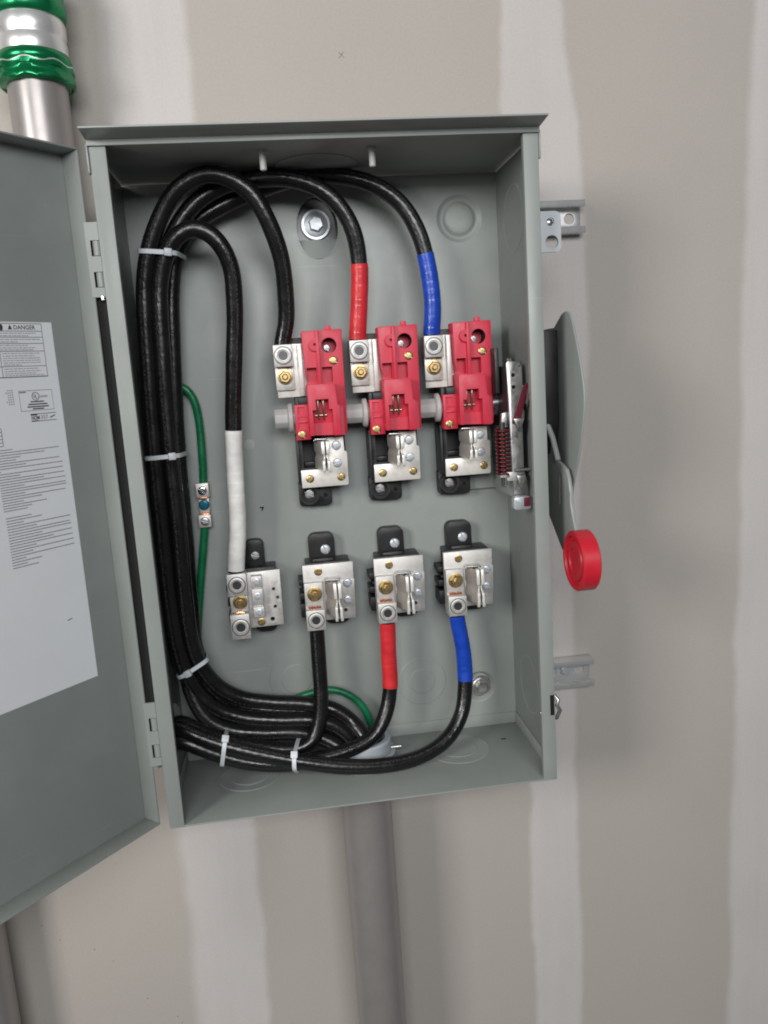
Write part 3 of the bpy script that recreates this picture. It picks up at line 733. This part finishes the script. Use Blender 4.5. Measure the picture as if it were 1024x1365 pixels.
# crossbar that drives the three poles
bar = thing('crossbar', 'grey plastic crossbar running through the three red switch poles', 'crossbar', (0, 123, 82))
part('shaft', MB().lathe((0, 123, 82.4), (1,0,0), [(12.0, -72), (12.6, -71), (12.6, 205)], 8, phase=R(22.5)), 'grey_plastic', bar, bevel=.6, ang=25)
for i in range(3):
    x = -54.5 + PITCH*i
    part('collar', MB().lathe((x, 122, 82.4), (1,0,0), [(14.5, -1.6), (17.5, -.2), (18, 4), (16.5, 5)], 28), 'grey_plastic', bar)
part('end_collar', MB().lathe((203, 122, 82.4), (1,0,0), [(14, -4), (16, -3), (16, 4), (11, 5)], 24), 'steel', bar)

# ------------------------------------------------------------------ load side fuse blocks
LGROUP = 'load side fuse blocks in the lower row'
ld = thing('fuse_block', 'fuse block with the black load cable, left of the red-taped one', 'fuse block', (-22, BD, -180), LGROUP)
O = org_of(ld)
lbase = part('base', MB().box(-50, 7, 129, BD-.2, -172, -104), 'black_plastic', ld, bevel=1.0)
part('mounting_tab', MB().prism(rrect(-43.5, -9.5, -116, -70, 9, corners=(0,0,1,1)), 149, BD-.2), 'black_plastic', lbase, bevel=.8)
part('shoulder', MB().box(-40, -13, 138, 150, -113, -101), 'black_plastic', lbase, bevel=1)
screw(ld, -22, 149, -91.2, 6.4, 'zinc', 2.8, 65)
part('foot', MB().prism(rrect(-30, 4, -190, -165, 11, corners=(1,1,0,0)), 140, BD-.2), 'black_plastic', lbase, bevel=.8)
for z0, z1, x0 in ((-133, -126, -60), (-152, -144, -60), (-176, -158, -60), (-141, -138, -56)):
    part('fin', MB().box(x0, -48, 134, BD-.2, z0, z1), 'black_plastic', lbase, bevel=.6)
plate = MB().prism([(-54, -105), (10.6, -105), (10.2, -126), (11.2, -128), (9.4, -179.5), (-54, -179)], 123.4, 128.8)
link('plate', cut(plate, [MB().cyl((-2.8, 125, -168), FWD, 2.6, -10, 10, 18)], O, bevel=.5), 'tin_dull', ld)
part('clip_seat', MB().prism([(-29, -126.5), (10.8, -126.5), (9.8, -162.5), (-28, -164)], 121, 123.3), 'tin_dull', ld, bevel=.4)
screw(ld, -34.3, 123.4, -114.4, 5.2, 'brass', .7, 20)
lug = part('lug', MB().box(-54.2, -30.4, 103, 125.5, -185.2, -159).box(-53.8, -30.8, 114.5, 123.2, -161, -126.3), 'aluminium_lug', ld, bevel=.8)
socket_screw(ld, -42.2, 103, -172, 9.6, 'aluminium_lug')
hex_nut(ld, -41.4, 114.5, -140.5, 8.6)
c = MB()
for i in range(5): c.tube([(-49+i*3.4, 113.8, -160), (-49.5+i*3.4, 111.8, -156.5+random.uniform(-1, .6))], 1.4, 8)
part('copper_strand', c, 'copper', ld)
fuse_clip(ld, -13.0, -124, -174, y0=94, y1=121, back=11)
screw(ld, 1.6, 121, -131.5, 5.8, 'zinc', 2.4, 40); screw(ld, 1.0, 121, -153.8, 5.8, 'zinc', 2.4, 25)
dup(ld, PITCH, 'fuse block with the red-taped load cable, between two other fuse blocks')
dup(ld, PITCH*2, 'fuse block with the blue-taped load cable, nearest the right side wall')

# neutral terminal
ne = thing('neutral_terminal', 'silver neutral terminal block at the foot of the white-taped cable', 'terminal block', (-112, BD, -180))
O = org_of(ne)
nb = part('base', MB().box(-144, -88, 132, BD-.2, -182, -104), 'black_plastic', ne, bevel=1)
part('mounting_tab', MB().prism(rrect(-125, -101, -116, -71, 8, corners=(0,0,1,1)), 149, BD-.2), 'black_plastic', nb, bevel=.8)
screw(ne, -112.6, 149, -91, 5.8, 'steel', 2.6, 20)
part('foot', MB().prism(rrect(-120, -92, -192, -172, 9, corners=(1,1,0,0)), 142, BD-.2), 'black_plastic', nb, bevel=.8)
for z0, z1 in ((-133, -125), (-152, -143), (-176, -160)): part('fin', MB().box(-152, -142, 136, BD-.2, z0, z1), 'black_plastic', nb, bevel=.6)
plate = MB().prism([(-146, -106.4), (-82.6, -105.4), (-83, -177.4), (-146, -178.6)], 119.6, 124)
link('plate', cut(plate, [MB().cyl((x, 121, z), FWD, r, -10, 10, 16) for x, z, r in ((-92.2, -130, 2.2), (-87.9, -141.5, 2.2), (-92, -153, 2.2), (-96.6, -169, 2.9))], O, bevel=.5), 'tin_dull', ne)
part('lug', MB().box(-148, -123.8, 104, 128, -131, -103).box(-147, -124.6, 112, 119.4, -154, -129), 'aluminium_lug', ne, bevel=.8)
part('lug', MB().box(-148.4, -124.6, 104, 128, -187, -155), 'aluminium_lug', ne, bevel=.8)
socket_screw(ne, -136, 104, -117.2, 9.8, 'aluminium_lug'); socket_screw(ne, -136.2, 104, -171.5, 10.2, 'aluminium_lug')
hex_nut(ne, -134.6, 112, -140.6, 8.2)
part('copper_strand', MB().tube([(-142, 111.8, -155), (-137, 111, -153.6), (-131, 111.8, -155)], 1.6, 8), 'copper', ne)
for z0, z1, sz_ in ((-123.5, -109, -116), (-145.5, -125.5, -134.5), (-162.5, -149, -155.5)):
    part('branch_lug', MB().box(-119, -105.6, 109, 119.4, z0, z1), 'tin_dull', ne, bevel=.6)
    screw(ne, -112, 109, sz_, 4.6, 'zinc', 1.2)
part('branch_bar', MB().box(-118, -106.6, 113, 119.4, -160, -112), 'tin_dull', ne, bevel=.4)
screw(ne, -111, 119.6, -171.5, 5, 'brass', .8)

# ground lug
gl = thing('ground_lug', 'small ground lug with a blue-green centre screw on the left of the back panel', 'ground lug', (-171, BD, -20))
part('body', MB().box(-178.5, -162.5, 148, BD-.2, -10.5, 7.5), 'tin_dull', gl, bevel=.8)
part('body', MB().box(-177, -164, 153, BD-.2, -31.5, -12), 'tin_dull', gl, bevel=.8)
part('body', MB().box(-179, -163.5, 148, BD-.2, -49, -33), 'tin_dull', gl, bevel=.8)
screw(gl, -170.4, 148, -1.8, 5.6, 'chrome', 2.0, 40); screw(gl, -170.6, 153, -20.5, 6.8, 'green_screw', 2.4, 75); screw(gl, -171, 148, -41, 5.6, 'steel', 2.0, 20)
part('copper_strand', MB().box(-176, -165, 149, 155, -13, -10).box(-176, -165, 149, 155, -34, -31.5), 'copper', gl, bevel=.4)

# ------------------------------------------------------------------ cables
CABLES = {}
def cable(name, key, label, pts, r=9.9, tape=None, material='black_insulation', group=None, cat='cable'):
    path = spline(pts, 4.0); CABLES[key] = (path, r)
    t = thing(name, label, cat, path[0], group)
    org = org_of(t)
    jig = [r*(1+.012*math.sin(i*.37+len(key)*1.7)) for i in range(len(path))]
    n0 = 0
    if tape:
        zlo, zhi, tm = tape
        idx = []
        for i, p in enumerate(path):
            if zlo <= p.z <= zhi: idx.append(i)
            elif idx: break
        seg = path[idx[0]:idx[-1]+1]
        # overlapping spiral wraps: the radius climbs and drops once per turn
        fine = []
        for i in range(len(seg)-1):
            for k in range(5): fine.append(seg[i].lerp(seg[i+1], k/5))
        fine.append(seg[-1]); L = 0; rad = []; w0, wl, hh = 0.0, 8.0, .15
        for i, p in enumerate(fine):
            if i: L += (p-fine[i-1]).length
            if L - w0 > wl: w0, wl, hh = L, random.uniform(6, 19), random.uniform(.06, .32)
            rad.append(r + .5 + hh*(L-w0)/wl + .08*math.sin(L*.11))
        part('tape', MB().tube(fine, rad, 20), tm, t, ang=50)
    part('insulation', MB().tube(path, jig, 20), material, t, ang=60)
    return t
CG = 'black power cables in the switch box'
cable('power_cable', 'A', 'all-black cable arching over from the left bundle to the leftmost red pole',
    [(-55.6,116,150), (-55.4,116,172), (-48.6, 114, 196.0), (-46.6, 109, 225.8), (-48.3, 98, 267.0), (-59.4, 88, 306.3), (-75.1, 84, 336.1), (-97.5, 82, 353.1), (-122.5, 82, 358.7), (-146.3, 84, 351.4), (-164.6, 87, 336.8), (-180.6, 90, 314.1), (-192.9, 93, 289.3), (-204.5, 96, 249.3), (-211.3, 98, 161.5), (-215.6, 100, 57.1), (-217.2, 102, -33.6), (-217.9, 104, -127.7), (-215.0, 106, -191.4), (-203.8, 108, -240.7), (-180.4, 110, -274.5), (-147.3, 112, -292.6), (-102.2, 113, -302.7), (-56.2, 114, -308.8), (-26.8, 114, -321.8), (-8,112,-345), (-6,110,-372), (-4,110,-420)], group=CG)
cable('power_cable', 'B', 'cable with red tape feeding the middle red pole from above',
    [(35.7,116,150), (35.9,116,172), (40.7, 113, 217.3), (43.3, 110, 258.5), (38.4, 106, 295.6), (23.6, 104, 324.3), (1.5, 104, 344.2), (-32.0, 106, 356.6), (-70.6, 110, 358.0), (-105.3, 113, 353.4), (-135.8, 114, 339.1), (-160.4, 115, 315.5), (-179.2, 116, 284.1), (-191.1, 117, 246.9), (-200.7, 118, 161.4), (-205.5, 119, 54.7), (-207.5, 120, -37.7), (-209.5, 120, -133.0), (-209.9, 117, -200.7), (-205.0, 108, -252.6), (-190.1, 103, -284.4), (-166.5, 102, -302.0), (-127.0, 104, -313.0), (-74.9, 107, -320.9), (-44.7, 108, -333.5), (-20,102,-352), (-16,106,-374), (-14,110,-420)], tape=(169.0, 260.3, 'red_tape'), group=CG)
cable('power_cable', 'C', 'cable with blue tape feeding the right red pole from above',
    [(127.0,116,150), (127.2,116,172), (130.0, 114, 203.8), (127.0, 114, 249.8), (117.5, 114, 291.9), (97.3, 116, 327.4), (63.1, 118, 351.1), (17.1, 122, 362.0), (-27.1, 127, 359.7), (-72.0, 131, 349.6), (-111.1, 134, 335.7), (-147.2, 136, 316.4), (-169.7, 137, 286.0), (-180.4, 138, 244.4), (-187.6, 138, 161.1), (-194.0, 139, 52.1), (-195.9, 140, -42.3), (-198.5, 139, -139.4), (-197.6, 136, -206.7), (-184.5, 133, -249.8), (-158.4, 132, -278.2), (-121.0, 132, -293.1), (-72.6, 132, -301.0), (-33.9, 131, -312.7), (-11.6, 129, -333.7), (20,126,-350), (22,124,-374), (22,122,-420)], tape=(169.0, 270.5, 'blue_tape'), group=CG)
cable('power_cable', 'N', 'cable wrapped in white tape dropping to the neutral terminal',
    [(-136,117,-118), (-136,117,-100), (-128.7, 117, -44.1), (-126.1, 117, 11.9), (-121.7, 115, 85.0), (-113.8, 110, 155.8), (-106.9, 104, 215.7), (-106.6, 98, 259.7), (-113.7, 95, 281.2), (-126.3, 93, 297.0), (-143.9, 92, 304.1), (-161.2, 92, 297.5), (-176.8, 94, 278.9), (-188.3, 97, 246.1), (-194.6, 99, 160.5), (-197.7, 101, 55.6), (-198.0, 103, -35.4), (-200.3, 106, -130.0), (-199.5, 110, -179.7), (-192.1, 116, -218.2), (-174.2, 122, -250.7), (-147.9, 126, -271.8), (-108.4, 128, -283.5), (-66.9, 128, -290.6), (-30.4, 126, -301.5), (-5.3, 122, -321.7), (12,104,-345), (14,106,-372), (14,108,-420)], tape=(-104.0, 76.0, 'white_tape'), group=CG)
LG = 'load cables sweeping along the bottom of the box'
cable('load_cable', 'LA', 'black cable hanging from the leftmost fuse block to the floor of the box',
    [(-42.3,114,-170), (-42.3,114,-188), (-43.0, 112, -227.5), (-44.2, 106, -275.9), (-48.8, 100, -305.5), (-60.5, 94, -328.0), (-84.0, 90, -334.3), (-118.4, 88, -326.9), (-159.2, 88, -312.6), (-194.6, 88, -296.1), (-222.2, 88, -279.8), (-229.5,90,-285)], r=9.6, group=LG)
cable('load_cable', 'LB', 'cable with red tape below the middle fuse block, curving to the left',
    [(49.0,114,-170), (49.0,114,-188), (47.6, 113, -227.8), (45.9, 110, -277.9), (35.9, 102, -309.6), (16.5, 92, -331.6), (-18.0, 82, -341.0), (-58.7, 74, -343.0), (-98.1, 68, -341.9), (-141.5, 66, -332.2), (-180.9, 66, -315.2), (-216.2, 68, -296.9), (-229.5,72,-298)], r=9.6, tape=(-278.0, -184, 'red_tape'), group=LG)
cable('load_cable', 'LC', 'cable with blue tape below the right fuse block, sweeping low across the box',
    [(140.3,114,-170), (140.3,114,-188), (146.3, 112, -238.4), (144.8, 106, -282.7), (136.1, 97, -316.5), (112.9, 84, -342.1), (76.2, 70, -354.4), (29.1, 58, -354.5), (-20.9, 52, -346.9), (-72.7, 50, -333.1), (-121.6, 52, -317.9), (-165.4, 56, -302.5), (-198.5, 62, -288.5), (-221.7, 70, -278.6), (-229.5,80,-291)], r=9.6, tape=(-278.1, -184, 'blue_tape'), group=LG)
# ground wires
cable('ground_wire', 'G1', 'green ground wire curling out of the bundle into the top of the ground lug',
    [(-216.6, 152, 126.9), (-195.6, 154, 131.0), (-179.7, 155, 127.2), (-170.4, 156, 112.7), (-166.7, 157, 86.3), (-166.9, 157, 48.5), (-168.5, 157, 14.3), (-170.5,157,-4)], r=5.0, material='green_insulation', cat='wire')
cable('ground_wire', 'G2', 'green ground wire running down from the ground lug beside the black bundle',
    [(-171,157,-40), (-173.4, 157, -52.3), (-180.2, 157, -91.1), (-189.5, 157, -145.3), (-196.5, 156, -195.2), (-196.7, 155, -236.1), (-178.2, 152, -268.4)], r=5.0, material='green_insulation', cat='wire')
cable('ground_wire', 'G3', 'green ground wire arching into the conduit at the bottom of the box',
    [(-101.8, 146, -296.1), (-66.1, 146, -286.6), (-32.6, 146, -282.0), (-6.2, 145, -292.2), (12.5, 143, -311.8), (21.6, 140, -338.5), (30,136,-348), (28,132,-372), (26,128,-420)], r=4.8, material='green_insulation', cat='wire')

# cable ties
def tie(label, c, nrm, keys, head_dir, w=5.0, ofs=1.2):
    nrm = Vector(nrm).normalized(); c = Vector(c)
    e1 = Vector((1,0,0)); e1 = (e1 - nrm*e1.dot(nrm)).normalized()
    if abs(nrm.x) > .8: e1 = Vector((0,0,1)); e1 = (e1 - nrm*e1.dot(nrm)).normalized()
    e2 = nrm.cross(e1); pts = []
    for k in keys:
        path, r = CABLES[k]; best = None
        for i in range(len(path)-1):
            d0 = (path[i]-c).dot(nrm); d1 = (path[i+1]-c).dot(nrm)
            if d0*d1 <= 0 and abs(d0-d1) > 1e-6:
                p = path[i].lerp(path[i+1], d0/(d0-d1)); dd = (p-c).length
                if dd < 60 and (best is None or dd < best[0]): best = (dd, p, (path[i+1]-path[i]).normalized())
        if best:
            p = best[1]; tg = best[2]
            for j in range(28):
                a = 2*math.pi*j/28; v = e1*math.cos(a) + e2*math.sin(a)
                k2 = math.sqrt(max(.05, 1 - v.dot(tg)**2))
                q = p + v*((r+ofs)/k2); pts.append(((q-c).dot(e1), (q-c).dot(e2)))
    pts = sorted(set((round(a, 3), round(b, 3)) for a, b in pts))
    def half(P):
        h = []
        for p in P:
            while len(h) > 1 and (h[-1][0]-h[-2][0])*(p[1]-h[-2][1]) - (h[-1][1]-h[-2][1])*(p[0]-h[-2][0]) <= 0: h.pop()
            h.append(p)
        return h
    hull = half(pts)[:-1] + half(pts[::-1])[:-1]
    n = len(hull); v = []; f = []
    cen = Vector((sum(p[0] for p in hull)/n, sum(p[1] for p in hull)/n))
    for p in hull:
        d = (Vector(p)-cen).normalized()
        for (o, h) in ((0, -w/2), (1.3, -w/2), (1.3, w/2), (0, w/2)):
            q = Vector(p) + d*o; v.append(c + e1*q.x + e2*q.y + nrm*h)
    for i in range(n):
        j = (i+1) % n
        for k in range(4): f.append((i*4+k, j*4+k, j*4+(k+1)%4, i*4+(k+1)%4))
    t = thing('cable_tie', label, 'cable tie', c, 'pale nylon cable ties')
    part('strap', MB().add(v, f), 'nylon', t, ang=60)
    # head where the hull is farthest along head_dir
    hd = Vector(head_dir).normalized()
    hp = max(hull, key=lambda p: (e1*p[0]+e2*p[1]).dot(hd)); d = (Vector(hp)-cen).normalized()
    out = (e1*d.x + e2*d.y).normalized(); tang = nrm.cross(out).normalized()
    M = Matrix((( *tang, 0), (*out, 0), (*nrm, 0), (0,0,0,1))).transposed()
    M = Matrix.Translation(c + e1*hp[0] + e2*hp[1] + out*.6) @ M
    part('head', MB().box(-4.2, 4.2, -.4, 4.6, -4.2, 4.2).xf(M), 'nylon', t, bevel=.9)
    return t
tie('nylon tie round the cable bundle near its top bend', (-188.2, 105, 280.3), (.10, -.05, 1), 'ABCN', (.12, -1, .0))
tie('nylon tie round the middle of the vertical cable bundle', (-207.0, 112, 48.2), (-.02, 0.03, 1), 'ABCN', (.25, -1, 0))
tie('nylon tie where the cable bundle bends at the bottom left', (-201.5, 115, -219.8), (-.45, .05, 1), 'ABCN', (.35, -1, .1))
tie('nylon tie standing upright on the load cables near the left side', (-168.5, 72, -313.8), (1, .0, -.22), ('LA', 'LB', 'LC'), (.1, -.45, 1))
tie('nylon tie round the load cables near the middle of the floor', (-81.1, 70, -340.1), (1, -.12, -.05), ('LA', 'LB', 'LC'), (0, -.55, 1))

# ------------------------------------------------------------------ operating mechanism inside the right wall
me_ = thing('switch_mechanism', 'steel spring mechanism beside the right red pole', 'mechanism', (212, 90, -45))
O = org_of(me_)
fp = MB().prism([(203.5, 131), (206, 134), (219, 132), (222.5, 127), (223, 96), (221, 84), (224, 72), (223.5, 64), (221, 58), (221, 2), (224, -8), (226, -38), (208, -38), (206.5, -2), (205, 60), (204.5, 92)], 60, 63)
link('front_plate', cut(fp, [MB().cyl((211.5, 61, 117), FWD, 2.3, -8, 8, 16), MB().cyl((211.5, 61, 103), FWD, 2.3, -8, 8, 16), MB().cyl((219.5, 61, 127), FWD, 1.4, -8, 8, 12)], O, bevel=.6), 'steel', me_)
part('side_plate', MB().box(205, 207, 63, 158, 56, 128), 'dark_steel', me_, bevel=.5)
part('lower_side_plate', MB().box(208, 209.5, 63, 158, -30, 55.5), 'grey_paint', me_, bevel=.4)
part('mounting_foot', MB().box(176, 226, 158, BD-.2, -30, 10), 'grey_paint', me_, bevel=.5)
part('top_stud', MB().lathe((209, 66, 131), (0,0,1), [(3.2, -2), (3.2, 5), (2, 6.2)], 12), 'chrome', me_)
part('drive_link', MB().prism([(199, 72), (206, 74), (206, 52), (197, 54)], 70, 78), 'steel', me_, bevel=.6)
part('drive_shaft', MB().cyl((203, 112, 84), (1,0,0), 7.5, -6, 22, 20), 'steel', me_)
# pointer dipped in red, standing proud and angled
lv = (220.4, 40, 105.8); lw = (211.9, 56, 62.2)
pl_ = MB().add([(lw[0]-4, 60, lw[2]-2), (lw[0]+5, 60, lw[2]-8), (lv[0]+2.5, 36, lv[2]+2), (lv[0]-4.0, 36, lv[2]-1),
                (lw[0]-4, 62.5, lw[2]-2), (lw[0]+5, 62.5, lw[2]-8), (lv[0]+2.5, 38.5, lv[2]+2), (lv[0]-4.0, 38.5, lv[2]-1)],
               [(0,1,2,3), (4,7,6,5), (0,4,5,1), (1,5,6,2), (2,6,7,3), (3,7,4,0)])
part('pointer', pl_, 'dark_red', me_, bevel=.5)
part('pointer_edge', MB().tube([(lv[0]+3.0, 35.4, lv[2]+1.5), (lv[0]+3.4, 36.5, lv[2]-8), (lv[0]+.4, 43, lv[2]-22)], [2.2, 2.2, 1.0], 10), 'chrome', me_)
# compression spring on a rod
sp = []
for i in range(12*14+1):
    a = 2*math.pi*i/14; z = 55 - 56*i/(12*14)
    sp.append((197.5 + 7.6*math.cos(a), 66 + 7.6*math.sin(a), z))
part('spring', MB().tube(sp, 1.55, 8), 'spring_red', me_, ang=60)
part('spring_rod', MB().cyl((197.5, 66, 0), (0,0,1), 3.4, -14, 62, 14), 'dark_steel', me_)
part('spring_seat', MB().lathe((197.5, 66, -2), (0,0,-1), [(9, -1), (9, 2), (4, 3)], 20), 'steel', me_)
part('yoke', MB().box(199, 212, 58.5, 64, -9, 2), 'tin_dull', me_, bevel=.8)
part('spring_clip', MB().tube([(192, 60, -12), (194, 58.5, -14.5), (197.5, 58, -14.8), (198.5, 59, -8), (198, 60, -3)], 1.3, 8), 'chrome', me_)
part('cross_pin', MB().cyl((214, 57, 4), (1,0,0), 2.0, -6, 14, 12), 'steel', me_)
part('wedge', MB().prism([(209, -2), (221, -2), (215.5, -22)], 52, 61), 'steel', me_, bevel=1.2)
part('stop_cap', MB().prism(rrect(203, 224, -43, -27, 3.5), 46, 58), 'zinc', me_, bevel=1.2)
part('stop_mark', MB().box(215, 223, 45.2, 46.2, -39, -28), 'dark_red', me_, bevel=.3)
part('wedge', MB().prism([(208, 66), (222, 66), (219, 58), (217, 50), (214, 52)], 53, 60.5), 'steel', me_, bevel=1.0)
part('wire_loop', MB().torus((189, 120, 20), (0,1,0), 4.2, .8, 20, 6), 'steel', me_)
part('arc_shield', MB().box(196, 201, 82, 150, 96, 150), 'black_plastic', me_, bevel=.6)

# ------------------------------------------------------------------ outside handle
hd = thing('operating_handle', 'grey side handle with a round red grip on the right of the box', 'handle', (250, 60, 60))
O = org_of(hd)
arc = spline([(0, y, z) for y, z in ((40,182), (30,185), (20,184.5), (11,179), (3,165), (-6,147), (-16,124), (-23,102), (-25,88), (-22.5,72), (-15,48), (-5,24), (7,2), (18,-18), (24,-41))], 4.0)
gp = [(p.y, p.z) for p in arc] + [(60,-41), (110,-10), (110,169), (66,169)]
part('guard_plate', MB().prism_x(gp, 265, 267.5), 'grey_paint', hd, bevel=.6)
part('guard_gap_shade', MB().prism_x([(54, 166), (54, 60), (66, 20), (150, 20), (150, 166)], HW+.6, 264.8), 'black_plastic', hd, bevel=1)  # added black block; deepens the shade between box side and guard plate
lp = [(46,14), (30,11), (14,6), (7,-4), (1.5,-21), (2.5,-30), (-3,-45), (-12,-62), (-22,-80), (-10,-100), (10,-104), (36,-90.6), (62,-70), (90,-48.5), (110,-30), (110,40), (70,40)]
link('lever', cut(MB().prism_x(lp, 256, 260.5), [MB().prism_x([(34, -2), (30, -4), (33, -38), (37, -38)], 250, 266)], O, bevel=.7), 'grey_paint', hd)
part('linkage_rod', MB().tube([(258-8, 60, 60), (255, 52, 40), (256, 38, 14)], 3.5, 12), 'grey_paint', hd)
gy, gz, gr = -20.0, -94.5, 34.5
part('grip', MB().lathe((250, gy, gz), (1,0,0), [(gr*.42, 2.2), (gr*.44, .6), (gr*.66, .6), (gr*.70, 3.2), (gr*.80, 3.2), (gr*.84, .2), (gr*.95, 0), (gr, 1.6), (gr, 19), (gr*.95, 20.5), (gr*.5, 20.5)], 64), 'red_grip', hd, ang=30)

# ------------------------------------------------------------------ strut channels carrying the box
def strut(label, zc, xr):
    t = thing('strut_channel', label, 'strut channel', (0, 199, zc), 'strut channels behind the box')
    h = 20.65; y0, y1, th = 178.2, 199.6, 2.4
    prof = [(y1, zc-h), (y0, zc-h), (y0, zc-h+8.5), (y0+6, zc-h+8.5), (y0+6, zc-h+6.3), (y0+2.4, zc-h+6.3), (y0+2.4, zc-h+th), (y1-th, zc-h+th)]
    prof = prof + [(y, 2*zc-z) for y, z in prof[::-1]]
    m = MB().prism_x(prof, -252, xr)
    cs = []
    for x in (-230, xr-16): cs.append(MB().cyl((x, 199, zc), FWD, 7.2, -8, 8, 24))
    link('channel', cut(m, cs, org_of(t), bevel=1.1), 'galvanised', t)
    return t
st1 = strut('galvanised channel end beside the padlock bracket at the upper right', 314.5, 352)
st2 = strut('galvanised channel end below the red grip at the lower right', -313.6, 351)
wb = (311.9, 196, -311.3)
part('wall_bolt', MB().lathe((wb[0], 197, wb[2]), FWD, [(12, 0), (12, 1.5), (7, 2)], 24).lathe((wb[0], 197, wb[2]), FWD, [(7, 1.5), (7, 7), (5.5, 8)], 6), 'zinc', st2, ang=30)

# ------------------------------------------------------------------ conduits
CY = 150.0
uc = thing('conduit', 'silver conduit with a green-ringed coupling at the top left', 'conduit', (-307, CY, -340), 'conduits on the wall')
ux = -307.0
part('tube', MB().lathe((ux, CY, 0), (0,0,1), [(32.5, -250), (32.5, 1100)], 48), 'conduit_metal', uc)
z1 = ((-295.5, 125, 479.2))[2]; z2 = ((-294.4, 120, 506.6))[2]; z3 = ((-293.3, 120, 544.3))[2]
def fluted(c, zb, zt, r, wave, n=96):
    """compression nut: lobed rim with scalloped lower edge"""
    m = MB(); v = []; f = []
    rows = [(0, .93), (.06, .99), (.30, 1.0), (.36, .965), (.62, .955), (.70, 1.0), (.94, 1.0), (1, .95)]
    for t, k in rows:
        for i in range(n):
            a = 2*math.pi*i/n; lob = math.cos(8*a)
            rr = r*k*(1 + (.012*lob if t < .65 else .0))
            z = zb + (zt-zb)*t + (wave*lob if t < .65 else 0)
            v.append((c[0]+rr*math.cos(a), c[1]+rr*math.sin(a), z))
    for k in range(len(rows)-1):
        for i in range(n):
            j = (i+1) % n; f.append((k*n+i, k*n+j, (k+1)*n+j, (k+1)*n+i))
    f.append(tuple(range(n-1, -1, -1))); f.append(tuple(range((len(rows)-1)*n, len(rows)*n)))
    return m.add(v, f)
cp = part('coupling', MB().lathe((ux, CY, 0), (0,0,1), [(36, z2-4), (37.5, z2), (38, z2+12), (36.8, z2+15), (36.8, z2+17), (38.2, z2+20), (38.2, z3-6), (36, z3)], 56), 'galvanised', uc)
zm = z1 + (z2-z1)*.42
part('compression_ring', MB().lathe((ux, CY, 0), (0,0,1), [(37, zm+1), (39.5, zm+2), (41, zm+7), (40.6, z2-6), (38.5, z2-1), (36, z2-.5)], 56), 'green_paint_metal', uc, ang=60)
part('compression_ring', fluted((ux, CY), z1-5, zm+3, 42, 1.2), 'green_paint_metal', uc, ang=60)
wv = [(ux + 41.2*math.cos(2*math.pi*i/96), CY + 41.2*math.sin(2*math.pi*i/96), zm + 1.6 + 1.7*math.cos(2*math.pi*i*8/96)) for i in range(97)]
part('ring_edge', MB().tube(wv, 1.0, 8), 'galvanised', uc, ang=60)
part('compression_ring', fluted((ux, CY), z3-1, z3+44, 41, 0), 'green_paint_metal', uc, ang=60)
# the conduit turns into the box side behind the door
el = part('elbow', MB().tube([(ux, CY, -248), (ux, CY-4, -270), (ux+8, CY-22, -284), (ux+30, 105, -288), (-HW-1, 95, -290)], 31, 24), 'galvanised', uc, ang=60)
lc_ = thing('conduit', 'grey metal conduit dropping down the wall from the bottom of the box', 'conduit', (5, 120, -1200), 'conduits on the wall')
part('tube', MB().lathe((5, 120, 0), (0,0,1), [(33.5, -1200), (33.5, -HZ-.5)], 56), 'conduit_metal', lc_)
part('bushing', MB().lathe((5, 120, 0), (0,0,1), [(44, -HZ+2.2), (44, -HZ+8), (38.5, -HZ+9), (38.5, -HZ+25), (36, -HZ+27.5), (31, -HZ+27.5), (30, -HZ+3)], 56, close=False), 'bushing', lc_)
part('bushing_screw', MB().cyl((48, 116, -HZ+10), (1,0,0), 3.2, -8, 8, 12), 'steel', lc_)
ec = thing('conduit', 'edge of a grey conduit at the bottom left corner, mostly out of view', 'conduit', (-520, 150, -1200), 'conduits on the wall')
ex = ((-489.9, 150, -638.8))[0] - 33
part('tube', MB().lathe((ex, 150, 0), (0,0,1), [(33, -1200), (33, -395)], 48), 'conduit_metal', ec)
part('coupling', MB().lathe((ex, 150, 0), (0,0,1), [(36, -470), (38, -466), (38, -400), (34, -395)], 48), 'conduit_metal', ec)
